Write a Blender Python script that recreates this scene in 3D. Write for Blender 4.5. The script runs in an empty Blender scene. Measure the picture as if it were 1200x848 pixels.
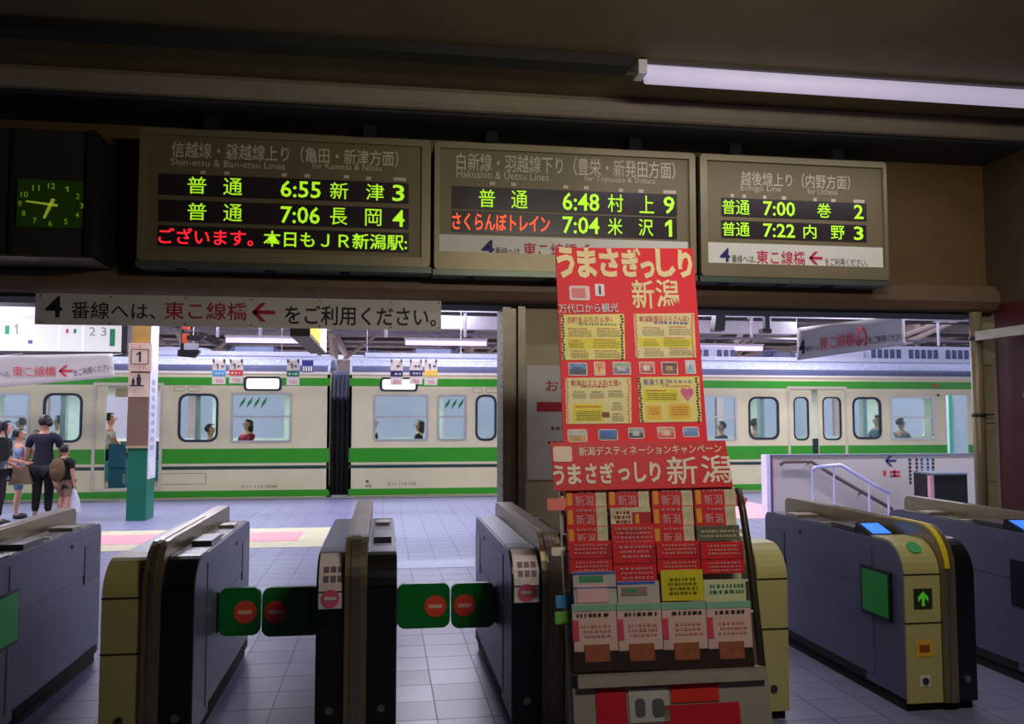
import bpy, math, random
from mathutils import Vector, Matrix
random.seed(7)
sc = bpy.context.scene
COL = sc.collection
def lin(c):
    return tuple((v/255/12.92) if v/255 <= .04045 else ((v/255+.055)/1.055)**2.4 for v in c)
# ------------------------------------------------------------------ camera, world, lights, exposure
H = 1.62
cd = bpy.data.cameras.new('camera'); cd.lens = 30.0; cd.sensor_width = 36.0; cd.sensor_fit = 'HORIZONTAL'; cd.clip_end = 300
cam = bpy.data.objects.new('camera', cd); COL.objects.link(cam)
YAW = math.atan(.15); PIT = math.atan(.064)
cam.location = (0, 0, H); cam.rotation_euler = (math.pi/2+PIT, 0, -YAW); sc.camera = cam
w = bpy.data.worlds.new('world'); sc.world = w; w.use_nodes = True
bg = w.node_tree.nodes['Background']; bg.inputs[0].default_value = (.72, .76, 1.0, 1); bg.inputs[1].default_value = 1.1
sc.view_settings.view_transform = 'Standard'; sc.view_settings.look = 'None'; sc.view_settings.gamma = 1; sc.view_settings.use_curve_mapping = False
sc.view_settings.exposure = 0.0
PLATFORM_LAMP = 84.0; FAR_LAMP = 210.0; HALL_LAMP = 56.0; HALL_TUBE = 26.0; CAR_LAMP = 34.0
cy, sy, cp, sp = math.cos(YAW), math.sin(YAW), math.cos(PIT), math.sin(PIT)
FW = Vector((sy*cp, cy*cp, sp)); RT = Vector((cy, -sy, 0)); UP = Vector((-sy*sp, -cy*sp, cp)); EYE = Vector((0, 0, H))
def ray(x, y): return FW + RT*((x-600)/1000) + UP*((424-y)/1000)
def P(x, y, X=None, Y=None, Z=None):
    r = ray(x, y)
    t = X/r.x if X is not None else (Y/r.y if Y is not None else (Z-H)/r.z)
    return EYE + r*t
def proj(p):
    d = Vector(p)-EYE; q = d.dot(FW)
    return 600+1000*d.dot(RT)/q, 424-1000*d.dot(UP)/q, q

# ------------------------------------------------------------------ materials
MC = {}
def mat(name, c, rough=.5, metal=0, var=.08, scale=6, bump=0, emit=0, spec=.5, stretch=None):
    if name in MC: return MC[name]
    m = bpy.data.materials.new(name); m.use_nodes = True; MC[name] = m
    nt = m.node_tree; b = nt.nodes['Principled BSDF']; L = lin(c)
    b.inputs['Roughness'].default_value = rough; b.inputs['Metallic'].default_value = metal
    b.inputs['Specular IOR Level'].default_value = spec
    tc = nt.nodes.new('ShaderNodeTexCoord'); no = nt.nodes.new('ShaderNodeTexNoise'); no.inputs['Scale'].default_value = scale; no.inputs['Detail'].default_value = 4
    src = tc.outputs['Object']
    if stretch:
        mp = nt.nodes.new('ShaderNodeMapping'); mp.inputs['Scale'].default_value = stretch; nt.links.new(src, mp.inputs[0]); src = mp.outputs[0]
    nt.links.new(src, no.inputs['Vector'])
    cr = nt.nodes.new('ShaderNodeValToRGB'); nt.links.new(no.outputs[0], cr.inputs[0])
    cr.color_ramp.elements[0].position = .3; cr.color_ramp.elements[1].position = .7
    cr.color_ramp.elements[0].color = tuple(max(0, v*(1-var)) for v in L)+(1,); cr.color_ramp.elements[1].color = tuple(min(1, v*(1+var)) for v in L)+(1,)
    nt.links.new(cr.outputs[0], b.inputs['Base Color'])
    if bump:
        bp = nt.nodes.new('ShaderNodeBump'); bp.inputs['Strength'].default_value = bump; bp.inputs['Distance'].default_value = .01
        nt.links.new(no.outputs[0], bp.inputs['Height']); nt.links.new(bp.outputs[0], b.inputs['Normal'])
    if emit:
        b.inputs['Emission Color'].default_value = L+(1,); b.inputs['Emission Strength'].default_value = emit
    return m
def glassm():
    m = bpy.data.materials.new('window_glass'); m.use_nodes = True; nt = m.node_tree; nt.nodes.clear()
    o = nt.nodes.new('ShaderNodeOutputMaterial'); mx = nt.nodes.new('ShaderNodeMixShader'); t = nt.nodes.new('ShaderNodeBsdfTransparent'); g = nt.nodes.new('ShaderNodeBsdfGlossy')
    t.inputs[0].default_value = (.82, .93, .93, 1); g.inputs['Roughness'].default_value = .05
    fr = nt.nodes.new('ShaderNodeFresnel'); fr.inputs[0].default_value = 1.45
    nt.links.new(fr.outputs[0], mx.inputs[0]); nt.links.new(t.outputs[0], mx.inputs[1]); nt.links.new(g.outputs[0], mx.inputs[2]); nt.links.new(mx.outputs[0], o.inputs[0])
    return m
GLASS = glassm()
CREAM = mat('train_cream', (214, 206, 166), .35, 0, .04, 3)
GREEN = mat('train_green', (48, 150, 28), .35, 0, .05, 3)
DGREEN = mat('train_dark_green', (30, 60, 52), .4)
BLACK = mat('black_plastic', (16, 15, 20), .35)
BLACKM = mat('black_matte', (14, 13, 14), .8)
DARK = mat('dark_grey_metal', (58, 58, 62), .45, .3)
STEEL = mat('brushed_steel', (150, 142, 128), .32, .85, .12, 4, .1, stretch=(30, 2, 2))
GSTEEL = mat('gate_side_steel', (104, 106, 132), .42, .35, .06, 3, .03)
WHITE = mat('white_paint', (225, 225, 228), .5, 0, .04)
PAPER = mat('paper_white', (232, 230, 222), .7, 0, .03)
RED = mat('red_print', (222, 28, 48), .5, 0, .05, 3)
REDT = mat('red_lettering', (205, 30, 70), .6)
INK = mat('dark_ink', (28, 28, 50), .6)
BROWNWALL = mat('brown_wall_paint', (112, 88, 52), .6, 0, .10, 5, .15)
TRIMB = mat('brown_trim', (118, 96, 72), .45, 0, .1, 8, .15)
CEIL = mat('ceiling_paint', (108, 92, 56), .7, 0, .12, 2, .1)
CEIL_SHADE = mat('shaded_soffit', (50, 46, 50), .8, 0, .1)  # shade behind the beam lip, put into the soffit colour
TAN = mat('tan_wall', (172, 160, 122), .6, 0, .06, 5, .08)

# ------------------------------------------------------------------ mesh tools
class MB:
    def __init__(s): s.v = []; s.f = []
    def add(s, vs, fs):
        n = len(s.v); s.v += [Vector(v) for v in vs]; s.f += [tuple(i+n for i in f) for f in fs]; return s
    def box(s, x0, x1, y0, y1, z0, z1):
        vs = [(x, y, z) for z in (z0, z1) for y in (y0, y1) for x in (x0, x1)]
        return s.add(vs, [(0,2,3,1), (4,5,7,6), (0,1,5,4), (2,6,7,3), (0,4,6,2), (1,3,7,5)])
    def prism(s, poly, fn, a, b):
        n = len(poly); vs = [fn(p[0], p[1], a) for p in poly]+[fn(p[0], p[1], b) for p in poly]
        return s.add(vs, [tuple(range(n))[::-1], tuple(range(n, 2*n))]+[(i, (i+1) % n, n+(i+1) % n, n+i) for i in range(n)])
    def profx(s, poly, x0, x1): return s.prism(poly, lambda p, q, x: (x, p, q), x0, x1)
    def profy(s, poly, y0, y1): return s.prism(poly, lambda p, q, y: (p, y, q), y0, y1)
    def sbox(s, S, u0, u1, v0, v1, w0, w1): return s.prism([(u0, v0), (u1, v0), (u1, v1), (u0, v1)], S.pt, w0, w1)
    def tube(s, pts, r, n=8):
        pts = [Vector(p) for p in pts]; vs = []; fs = []
        for i, p in enumerate(pts):
            d = (pts[min(i+1, len(pts)-1)]-pts[max(i-1, 0)]).normalized()
            a = d.cross(Vector((0, 0, 1))); a = a.normalized() if a.length > .05 else Vector((1, 0, 0)); b = d.cross(a).normalized()
            rr = r[i] if isinstance(r, (list, tuple)) else r
            vs += [p+(a*math.cos(t)+b*math.sin(t))*rr for t in [k*2*math.pi/n for k in range(n)]]
        for i in range(len(pts)-1):
            fs += [(i*n+k, i*n+(k+1) % n, (i+1)*n+(k+1) % n, (i+1)*n+k) for k in range(n)]
        fs += [tuple(range(n))[::-1], tuple(range((len(pts)-1)*n, len(pts)*n))]
        return s.add(vs, fs)
    def ell(s, c, r, n=12, m=8, M=None, keep=None):
        c = Vector(c); base = len(s.v); vs = []
        for j in range(m+1):
            for i in range(n):
                t = math.pi*j/m; a = 2*math.pi*i/n
                q = Vector((r[0]*math.sin(t)*math.cos(a), r[1]*math.sin(t)*math.sin(a), r[2]*math.cos(t)))
                vs.append(q)
        fs = []
        for j in range(m):
            for i in range(n):
                f = (j*n+i, (j+1)*n+i, (j+1)*n+(i+1) % n, j*n+(i+1) % n)
                if keep is None or keep(sum((vs[k] for k in f), Vector())/4): fs.append(f)
        vs = [c+((M @ q) if M else q) for q in vs]
        return s.add(vs, fs)
    def build(s, name, m, parent=None, smooth=False, origin=None):
        me = bpy.data.meshes.new(name)
        if parent is not None: o0 = Vector(parent['_o'])
        elif origin is not None: o0 = Vector(origin)
        else:
            xs = [v.x for v in s.v]; ys = [v.y for v in s.v]; zs = [v.z for v in s.v]
            o0 = Vector(((min(xs)+max(xs))/2, (min(ys)+max(ys))/2, min(zs)))
        me.from_pydata([v-o0 for v in s.v], [], s.f); me.update()
        import bmesh
        bm = bmesh.new(); bm.from_mesh(me); bmesh.ops.recalc_face_normals(bm, faces=bm.faces); bm.to_mesh(me); bm.free()
        if smooth:
            for p in me.polygons: p.use_smooth = True
        me.materials.append(m)
        o = bpy.data.objects.new(name, me); COL.objects.link(o)
        if parent is not None: o.parent = parent; o['_o'] = list(o0)
        else: o.location = o0; o['_o'] = list(o0)
        return o
def thing(name, label, cat, loc, group=None, kind=None):
    o = bpy.data.objects.new(name, None); COL.objects.link(o); o.location = loc; o.empty_display_size = .1
    o['_o'] = list(loc); o['label'] = label
    if cat: o['category'] = cat
    if group: o['group'] = group
    if kind: o['kind'] = kind
    return o
def tag(o, label=None, cat=None, group=None, kind=None):
    if label: o['label'] = label
    if cat: o['category'] = cat
    if group: o['group'] = group
    if kind: o['kind'] = kind
    return o
class Surf:
    def __init__(s, o, u, v):
        s.o = Vector(o); s.u = Vector(u).normalized(); s.v = Vector(v).normalized(); s.n = s.u.cross(s.v).normalized()
        if s.n.dot(EYE-s.o) < 0: s.n = -s.n
    def pt(s, a, b, c=0): return s.o+s.u*a+s.v*b+s.n*c
    def uv(s, x, y):
        r = ray(x, y); t = (s.o-EYE).dot(s.n)/r.dot(s.n); p = EYE+r*t-s.o
        return p.dot(s.u), p.dot(s.v)
    def off(s, d): return Surf(s.o+s.n*d, s.u, s.v)
    def rect(s, x0, y0, x1, y1):
        cx, cyy = (x0+x1)/2, (y0+y1)/2
        return s.uv(x0, cyy)[0], s.uv(x1, cyy)[0], s.uv(cx, y1)[1], s.uv(cx, y0)[1]
def wall_at(Y): return Surf((0, Y, 0), (1, 0, 0), (0, 0, 1))
def rrect(u0, u1, v0, v1, r, n=4):
    r = min(r, (u1-u0)/2-1e-4, (v1-v0)/2-1e-4); pts = []
    for cx, cz, a0 in ((u1-r, v0+r, -90), (u1-r, v1-r, 0), (u0+r, v1-r, 90), (u0+r, v0+r, 180)):
        for k in range(n+1):
            a = math.radians(a0+90*k/n); pts.append((cx+r*math.cos(a), cz+r*math.sin(a)))
    return pts
def plate(S, x0, y0, x1, y1, w0, w1, r=0):
    a = S.rect(x0, y0, x1, y1); m = MB()
    if r: m.prism(rrect(*a, r), S.pt, w0, w1)
    else: m.sbox(S, *a, w0, w1)
    return m
def holes(S, outer, hs, w0, w1):
    c = bpy.data.curves.new('c', 'CURVE'); c.dimensions = '2D'; c.fill_mode = 'BOTH'; c.extrude = (w1-w0)/2
    for poly in [outer]+hs:
        sp_ = c.splines.new('POLY'); sp_.points.add(len(poly)-1); sp_.use_cyclic_u = True
        for i, p in enumerate(poly): sp_.points[i].co = (p[0], p[1], 0, 1)
    o = bpy.data.objects.new('c', c); me = bpy.data.meshes.new_from_object(o)
    m = MB(); mid = (w0+w1)/2
    m.add([S.pt(v.co.x, v.co.y, v.co.z+mid) for v in me.vertices], [tuple(p.vertices) for p in me.polygons])
    bpy.data.objects.remove(o); bpy.data.curves.remove(c); bpy.data.meshes.remove(me)
    return m
TX = {}
def glyphs(s, bold):
    k = (s, bold)
    if s == '1':      # flag and stem drawn as a polygon
        TX[k] = ([(.3, 0), (.55, 0), (.55, 1), (.36, 1), (.0, .78), (.0, .58), (.3, .74)], [(0, 1, 2, 3, 6), (3, 4, 5, 6)], 0, .55, 0, 1)
    if k not in TX:
        c = bpy.data.curves.new('t', 'FONT'); c.body = s; c.resolution_u = 2; c.offset = bold
        o = bpy.data.objects.new('t', c); me = bpy.data.meshes.new_from_object(o)
        vs = [(v.co.x, v.co.y) for v in me.vertices]; fs = [tuple(p.vertices) for p in me.polygons]
        TX[k] = (vs, fs, min(v[0] for v in vs), max(v[0] for v in vs), min(v[1] for v in vs), max(v[1] for v in vs))
        bpy.data.objects.remove(o); bpy.data.curves.remove(c); bpy.data.meshes.remove(me)
    return TX[k]
def textm(S, s, a, w=.004, bold=.015):
    vs, fs, x0, x1, y0, y1 = glyphs(s, bold)
    m = MB(); m.add([S.pt(a[0]+(v[0]-x0)/(x1-x0)*(a[1]-a[0]), a[2]+(v[1]-y0)/(y1-y0)*(a[3]-a[2]), w) for v in vs], fs)
    return m
def T(S, s, x0, y0, x1, y1, m, parent, w=.004, bold=.015, name='lettering'):
    return textm(S, s, S.rect(x0, y0, x1, y1), w, bold).build(name, m, parent)
def scribble(S, x0, y0, x1, y1, rows, m, parent, w=.004, seed=1, fill=.55, name='small_print'):
    R = random.Random(seed); a = S.rect(x0, y0, x1, y1); mb = MB(); h = (a[3]-a[2])/rows
    for i in range(rows):
        v = a[3]-(i+1)*h+h*(1-fill)/2; u = a[0]+R.random()*h
        while u < a[1]-h*.3:
            l = min(h*fill*(.5+R.random()*1.1), a[1]-u)
            for k in range(2):
                mb.sbox(S, u, u+l, v+k*h*fill*.55, v+k*h*fill*.55+h*fill*.32, w, w+.0006)
            mb.sbox(S, u+l*.35, u+l*.55, v, v+h*fill, w, w+.0006)
            u += l+h*(.15+R.random()*.3)
    return mb.build(name, m, parent)
def arrow(S, x0, y0, x1, y1, th, m, parent, w=.004):
    a = S.rect(x0, y0, x1, y1); mb = MB(); c = (a[2]+a[3])/2; hh = (a[3]-a[2])/2
    mb.sbox(S, a[0]+th*.5, a[1], c-th/2, c+th/2, w, w+.001)
    for s_ in (1, -1): mb.prism([(a[0], c), (a[0]+hh, c+s_*hh), (a[0]+hh+th*1.3, c+s_*hh), (a[0]+th*1.3, c)], S.pt, w, w+.001)
    return mb.build('arrow', m, parent)
def disc(S, u, v, r, w0, w1, n=20, ry=None):
    return MB().prism([(u+r*math.cos(2*math.pi*k/n), v+(ry or r)*math.sin(2*math.pi*k/n)) for k in range(n)], S.pt, w0, w1)
def tube_lamp(parent, p0, p1, power, r=.02, color=(.8, .78, 1.0), emit=6, width=.12, tint=(222, 205, 255)):
    """fluorescent tube with its own light, held by the fixture 'parent'"""
    m = mat('tube_glow_%d_%d' % (emit*10, tint[0]), tint, .5, emit=emit)
    MB().tube([p0, p1], r, 10).build('tube', m, parent, True)
    a = bpy.data.lights.new('tube_light', 'AREA'); a.shape = 'RECTANGLE'; a.size = (Vector(p1)-Vector(p0)).length; a.size_y = width; a.energy = power; a.color = color
    o = bpy.data.objects.new('tube_light', a); COL.objects.link(o); o.parent = parent
    o.location = (Vector(p0)+Vector(p1))/2-Vector(parent['_o'])-Vector((0, 0, r+.01))
    d = Vector(p1)-Vector(p0); o.rotation_euler = (0, 0, math.atan2(d.y, d.x))
    return o

# ------------------------------------------------------------------ the setting: hall shell
def struct(mb, name, m, **k):
    o = mb.build(name, m, **k); o['kind'] = 'structure'; return o
XL, XR, YW = -6.5, 5.42, 7.0
GROUT = mat('floor_grout', (78, 76, 86), .6)
TILE = mat('floor_tile', (133, 132, 165), .34, 0, .06, 3)
TILE2 = mat('floor_tile_variant', (127, 126, 159), .38, 0, .06, 3)
floor = struct(MB().box(-14, 18, -5, 17.55, -.3, -.004), 'floor', GROUT)
tm = MB().box(-.1475, .1475, -.1475, .1475, -.004, 0)
cand = []
for i in range(-40, 50):
    for j in range(-2, 59):
        x, y = i*.3+.15, j*.3+.05
        if y > 17.4: continue
        px, py, d = proj((x, y, 0)) if y > .8 else (0, 9999, 1)
        inside = -20 < px < 1220 and py < 900
        hid = 4.4 < y < 6.15 and any(a < x < b for a, b in ((-2.4, -1.9), (-1.3, -.95), (-.3, .05), (.72, 1.1), (1.8, 2.15), (2.9, 3.3), (3.9, 4.4)))
        cand.append((0 if inside and not hid else 1, d if inside else 99, x, y))
cand.sort()
me_t = [None, None]
rest = MB()
for k, (_, _, x, y) in enumerate(cand):
    if k < 300:
        q = random.random() < .4
        if me_t[q] is None:
            o = tm.build('floor_tile', (TILE, TILE2)[q], floor); me_t[q] = o.data
            for v in me_t[q].vertices: v.co += Vector(floor['_o'])
        else: o = bpy.data.objects.new('floor_tile', me_t[q]); COL.objects.link(o); o.parent = floor
        o.location = Vector((x, y, 0))-Vector(floor['_o'])
    else: rest.add([(a[0]+x, a[1]+y, a[2]) for a in tm.v], tm.f)
rest.build('floor_tiles', TILE, floor)['kind'] = 'stuff'
# cream and pink floor strip on the platform
S0 = Surf((0, 0, 0), (1, 0, 0), (0, 1, 0))
strip = MB().box(-7.5, -.75, 11.0, 12.9, 0, .004).build('floor_mat', mat('mat_cream', (200, 194, 160), .5))
tag(strip, 'long cream and pink floor mat lying across the platform behind the left ticket gates', 'mat')
MB().box(-7.5, -1.1, 11.55, 12.45, .004, .006).build('pink_panel', mat('mat_pink', (214, 150, 160), .5), strip)
s2 = MB().box(.15, 1.9, 9.3, 9.8, 0, .003).build('floor_mat', mat('mat_pale', (160, 166, 190), .5))
tag(s2, 'small pale floor sticker seen beyond the closed middle gate lane', 'mat')
s3 = MB().box(4.2, 6.9, 13.0, 15.6, 0, .004).build('floor_mat', mat('mat_rose', (232, 168, 176), .5))
tag(s3, 'pink floor mat on the platform right of the red leaflet rack', 'mat')

ceiling = struct(MB().box(XL-.3, 7.5, -5, YW+.3, 4.1, 4.3), 'ceiling', CEIL)
# slim down-stand beam before the boards; light on its rounded lip is painted lighter
lip = MB().profx([(6.33, 4.1), (6.30, 4.06), (6.30, 3.98), (6.33, 3.945), (6.37, 3.94), (6.40, 3.96), (6.40, 4.1)], XL, 7.4)
struct(lip, 'trim_1', mat('beam_lip_lit', (150, 138, 118), .5, 0, .08))
struct(MB().box(XL, 7.4, 6.40, YW, 3.92, 4.1), 'trim_2', CEIL_SHADE)  # soffit above the boards, its shade painted as a dark tone
struct(MB().box(XL, 7.4, 5.80, 5.84, 4.085, 4.1), 'trim_3', mat('ledge', (150, 138, 112), .6))
# wall above the openings and its rounded lintel
front = MB().box(XL, 7.4, YW, YW+.25, 2.78, 4.1)
struct(front, 'wall_front', BROWNWALL)
lt = [(YW-.0, 2.82), (YW-.10, 2.79), (YW-.16, 2.72), (YW-.17, 2.64), (YW-.13, 2.575), (YW-.08, 2.55), (YW+.3, 2.55), (YW+.3, 2.82)]
struct(MB().profx(lt, XL, 5.45), 'trim_5', TRIMB)
struct(MB().box(XL, 5.4, YW-.09, YW+.3, 2.53, 2.552), 'trim_6', BLACKM)
# pier with steel jamb behind the leaflet rack
struct(MB().box(1.136, 1.95, YW-.02, YW+.3, 0, 2.56), 'wall_pier', TAN)
struct(MB().box(1.136, 1.95, YW-.045, YW-.02, 0, .32), 'baseboard_front', mat('skirting', (60, 56, 52), .6))
j = MB().box(.965, 1.03, YW-.06, YW+.3, 0, 2.55); j.box(1.03, 1.09, YW-.02, YW+.3, 0, 2.55); j.box(1.09, 1.15, YW-.08, YW+.3, 0, 2.55)
jamb = struct(j, 'trim_7', mat('jamb_metal', (122, 116, 100), .4, .5, .12, 12))
for k in range(26):
    MB().ell((.967, YW+.02, .25+k*.09), (.008, .01, .01), 6, 4).build('rivet', DARK, jamb)
# right pier of separate tiles, pipe, door strip and the red shop wall
pr = struct(MB().box(5.34, 5.62, YW-.02, YW+.08, 0, 2.56), 'wall_pier', GROUT)
for k in range(5):
    z0 = k*.52; pt = TAN
    MB().box(5.332, 5.63, YW-.032, YW-.018, z0+.004, min(z0+.516, 2.56)).build('wall_tile', pt, pr)
struct(MB().box(5.44, 5.50, YW-.09, YW-.03, 0, 2.12), 'trim_8', mat('door_strip', (170, 165, 165), .5))
for z in (1.05, 1.75): MB().box(5.435, 5.45, YW-.105, YW-.088, z, z+.14).build('hinge', DARK, bpy.data.objects['trim_8'])
struct(MB().box(XR+.01, XR+.2, 2.0, YW, 2.62, 4.1), 'wall_right', mat('dark_brown_paint', (72, 56, 36), .7))
struct(MB().box(XR, XR+.2, 2.0, YW-.1, 0, 2.62), 'wall_right', mat('maroon_panel', (74, 16, 17), .5, 0, .06, 3))
struct(MB().box(XR, XR+.2, -5, 2.0, 0, 4.1), 'wall_right', BROWNWALL)
struct(MB().box(XR+.1, 7.5, YW+.0, YW+.3, 0, 2.8), 'wall_front', mat('maroon_panel_b', (84, 22, 22), .6))
SR = Surf((XR-.0, YW-.1, 0), (0, -1, 0), (0, 0, 1))
gold = mat('gold_lettering', (150, 92, 44), .45, .3)
g1 = textm(SR, 'GÂTEAU', (.30, 1.9, 1.74, 1.90), .004, .0).build('lettering', gold)
tag(g1, 'small gold capitals high on the dark red shop wall at right', 'sign')
g2 = textm(SR, 'GÂTEAU', (.36, 2.6, 1.10, 1.38), .004, .01).build('lettering', gold)
tag(g2, 'large gold capitals on the dark red shop wall at right', 'sign')
scr = MB()
for v in (.86, .70):
    for k in range(9): scr.sbox(SR, .34+k*.09, .40+k*.09, v, v+.05, .003, .005)
tag(scr.build('small_print', gold), 'two faint small gold print lines low on the dark red wall', 'sign')
struct(MB().box(XL-.3, XL, -5, YW+.3, 0, 4.1), 'wall_left', BROWNWALL)
struct(MB().box(XL-.3, 7.5, -5.3, -5, 0, 4.3), 'wall_rear', BROWNWALL)
pp = thing('drain_pipe', 'tan vertical pipe at the right end of the opening, beside the tiled pier', 'pipe', (5.215, YW-.12, 0))
MB().tube([(5.215, YW-.12, 0), (5.215, YW-.12, 2.55)], .052, 14).build('pipe', mat('pipe_tan', (140, 126, 96), .4, .2), pp, True)
for z in (1.62, 2.3): MB().tube([(5.215, YW-.12, z), (5.215, YW-.12, z+.03)], .06, 14).build('pipe_clamp', DARK, pp, True)
MB().tube([(5.215, YW-.12, 1.635), (5.36, YW-.12, 1.64)], .008, 6).build('clamp_arm', DARK, pp)
a = MB().box(5.16, 5.26, 4.3, YW-.18, 2.29, 2.37)
tag(a.build('shop_rail', mat('rail_beige', (172, 168, 148), .4)), 'beige square rail running from the tan pipe along the red shop wall', 'rail')

# ------------------------------------------------------------------ platform, canopies and background
struct(MB().box(-14, 18, 17.55, 17.7, -1.2, 0.0), 'platform_edge', mat('platform_kerb', (170, 165, 160), .7))
struct(MB().box(-30, 40, 17.7, 23.2, -1.4, -1.2), 'track_bed', mat('ballast', (58, 52, 46), .9, 0, .3, 20, .5))
struct(MB().box(-30, 40, 23.2, 31, -1.4, 0.0), 'far_platform', mat('far_paving', (170, 168, 170), .7))
ROOFM = mat('canopy_sheet', (150, 124, 118), .7, 0, .1, 2)
struct(MB().box(-14, 18, YW+.3, 17.3, 4.3, 4.4), 'canopy_roof', mat('canopy_white', (180, 178, 180), .7))
far = MB()
nn = 140
for k in range(nn):  # corrugated sheet
    x0 = -30+k*.5; far.add([(x0, 22, 4.75), (x0+.25, 22, 4.82), (x0+.25, 36, 4.32), (x0, 36, 4.25)], [(0, 1, 2, 3)]); far.add([(x0+.25, 22, 4.82), (x0+.5, 22, 4.75), (x0+.5, 36, 4.25), (x0+.25, 36, 4.32)], [(0, 1, 2, 3)])
canopy = struct(far, 'canopy_roof', ROOFM)
PURL = mat('purlin_grey', (150, 142, 150), .5, .2); PURL2 = mat('purlin_dark', (84, 72, 74), .6); WPIPE = mat('pipe_white', (206, 202, 212), .4)
for k in range(9):
    y = 22.3+k*1.6; z = 4.68-k*.055
    MB().box(-30, 40, y, y+.1, z-.12, z).build('purlin', (PURL, PURL2)[k % 2], canopy)
for k in range(13):
    x = -18+k*4.1
    MB().box(x, x+.16, 22, 36, 4.0, 4.22).build('roof_truss', PURL2 if k % 2 else mat('truss_pink', (184, 158, 148), .6), canopy)
    b = MB().tube([(x+.08, 26.5, 3.1), (x+.08, 24.0, 4.05)], .06, 6); b.tube([(x+.08, 26.5, 3.1), (x+1.3, 26.5, 4.1)], .06, 6); b.tube([(x+.08, 26.5, 3.1), (x-1.1, 26.5, 4.1)], .06, 6)
    b.build('roof_brace', mat('truss_pink', (184, 158, 148), .6), canopy)
    MB().box(x-.02, x+.2, 26.4, 26.6, 0, 4.1).build('roof_post', mat('truss_pink', (184, 158, 148), .6), canopy)
# fascia and building beyond
struct(MB().box(-30, 40, 40, 40.4, -1.4, 3.4), 'far_building', mat('far_wall', (222, 218, 222), .8, 0, .06, .5))
struct(MB().box(-30, 40, 35.8, 36.0, 3.5, 3.95), 'canopy_fascia', mat('fascia_beige', (204, 188, 176), .7))
# pipes and a long duct under the near canopy, seen just under the lintel
def run(name, label, cat, y0, y1, Y, x0, x1, m, round_=True, th=None):
    a = P(x0, y0, Y=Y); b = P(x1, y0, Y=Y); z1 = P(600, y0, Y=Y).z; z0 = P(600, y1, Y=Y).z
    if round_: o = MB().tube([(a.x, Y, (z0+z1)/2), (b.x, Y, (z0+z1)/2)], (z1-z0)/2, 8).build(name, m, None, True)
    else: o = MB().box(a.x, b.x, Y-.12, Y+.12, z0, z1).build(name, m)
    return tag(o, label, cat)
run('service_pipe', 'white thin pipe under the canopy, topmost of the parallel overhead pipes', 'pipe', 364, 367, 14.95, -200, 1300, WPIPE)
run('cable_duct', 'long pale rectangular overhead duct crossing above the train', 'duct', 372, 387, 16.6, -200, 930, mat('duct_pale', (188, 184, 190), .5), False)
run('service_pipe', 'dark thin cable strung under the overhead pipes above the train roof', 'cable', 369, 371, 15.2, -200, 1300, mat('cable_dark', (40, 36, 44), .6))
run('service_pipe', 'grey thin pipe just under the lintel, above the white one', 'pipe', 357, 360, 13.6, -200, 1300, PURL)
run('service_pipe', 'lowest grey conduit running just over the overhead tubes of light', 'pipe', 391, 394, 16.9, -200, 1300, PURL)
for px, lb_ in ((255, 'left of the tags rail middle, by the camera cluster'), (305, 'above the lit destination window of the left train'), (452, 'over the front end of the second carriage'), (545, 'just left of the steel jamb'), (881, 'between the hanging speaker and the tilted banner'), (1018, 'behind the tilted white banner'), (1100, 'right of the tilted white banner')):   # droppers that carry the pipes
    a = P(px, 395 if px < 1000 else 405, Y=15.02)
    t = MB().tube([(a.x, 15.02, a.z), (a.x, 15.02, 4.3)], .03, 6).build('hanger_rod', WPIPE, None, True)
    tag(t, 'thin vertical canopy rod '+lb_, 'rod', 'hanger rods under the canopy')
# truss diagonals seen at right
for q, (a, b) in enumerate((((1060, 402), (1128, 372)), ((1062, 392), (1110, 374)), ((862, 402), (880, 372)))):
    pa, pb = P(*a, Y=20.8), P(*b, Y=20.8)
    tag(MB().tube([pa, pb+Vector((pb-pa))*1.5], .07, 6).build('roof_strut', mat('truss_pink', (184, 158, 148), .6)),
        ('lower slanting pale roof strut right of the hanging banner', 'upper slanting pale roof strut right of the hanging banner', 'slanting pale roof strut between the leaflet poster and the banner')[q], 'strut')

# platform lamps: those seen glowing over the train, and the rows hidden behind the lintel that light the platform
def lamp(p0, p1, label, group, power, emit=7, r=.035, tint=(226, 200, 255), up=.16, top=4.3):
    c = (Vector(p0)+Vector(p1))/2
    t = thing('fluorescent_lamp', label, 'lamp', (c.x, c.y, c.z), group)
    MB().box(min(p0[0], p1[0])-.03, max(p0[0], p1[0])+.03, c.y-.06, c.y+.06, c.z+r+.01, c.z+r+.07).build('fixture', WHITE, t)
    rods = MB()
    for s_ in (.15, .85):
        q = Vector(p0).lerp(Vector(p1), s_); rods.tube([(q.x, q.y, q.z+r+.06), (q.x, q.y, top)], .012, 6)
    rods.build('hanging_rod', PURL, t)
    tube_lamp(t, p0, p1, power, r, (.86, .84, 1.0), emit, .2, tint)
    return t
for (a, b, y, Yp, lb) in ((265, 352, 399, 23.6, 'left of the yellow sign box'), (475, 570, 402, 23.6, 'over the second carriage, left of the steel jamb'), (813, 893, 408, 23.6, 'right of the red poster'), (936, 1012, 416, 23.6, 'under the tilted white banner'), (10, 95, 392, 23.6, 'behind the white timetable boards')):
    pa, pb = P(a, y, Y=Yp), P(b, y, Y=Yp); z = (pa.z+pb.z)/2
    lamp((pa.x, Yp, z), (pb.x, Yp, z), 'glowing violet-white far tube lamp, '+lb, None, FAR_LAMP, 1.25, .065, tint=(238, 200, 255), top=4.6)
for Yp in (11.4, 14.0, 16.4):
    for x in (-7, -3, 1, 5, 9):
        lamp((x-.6, Yp, 3.95), (x+.6, Yp, 3.95), 'tube lamp hung under the near platform canopy above the lintel', 'near canopy lamps', PLATFORM_LAMP, 4, .02, (235, 235, 255), top=4.3)
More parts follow.
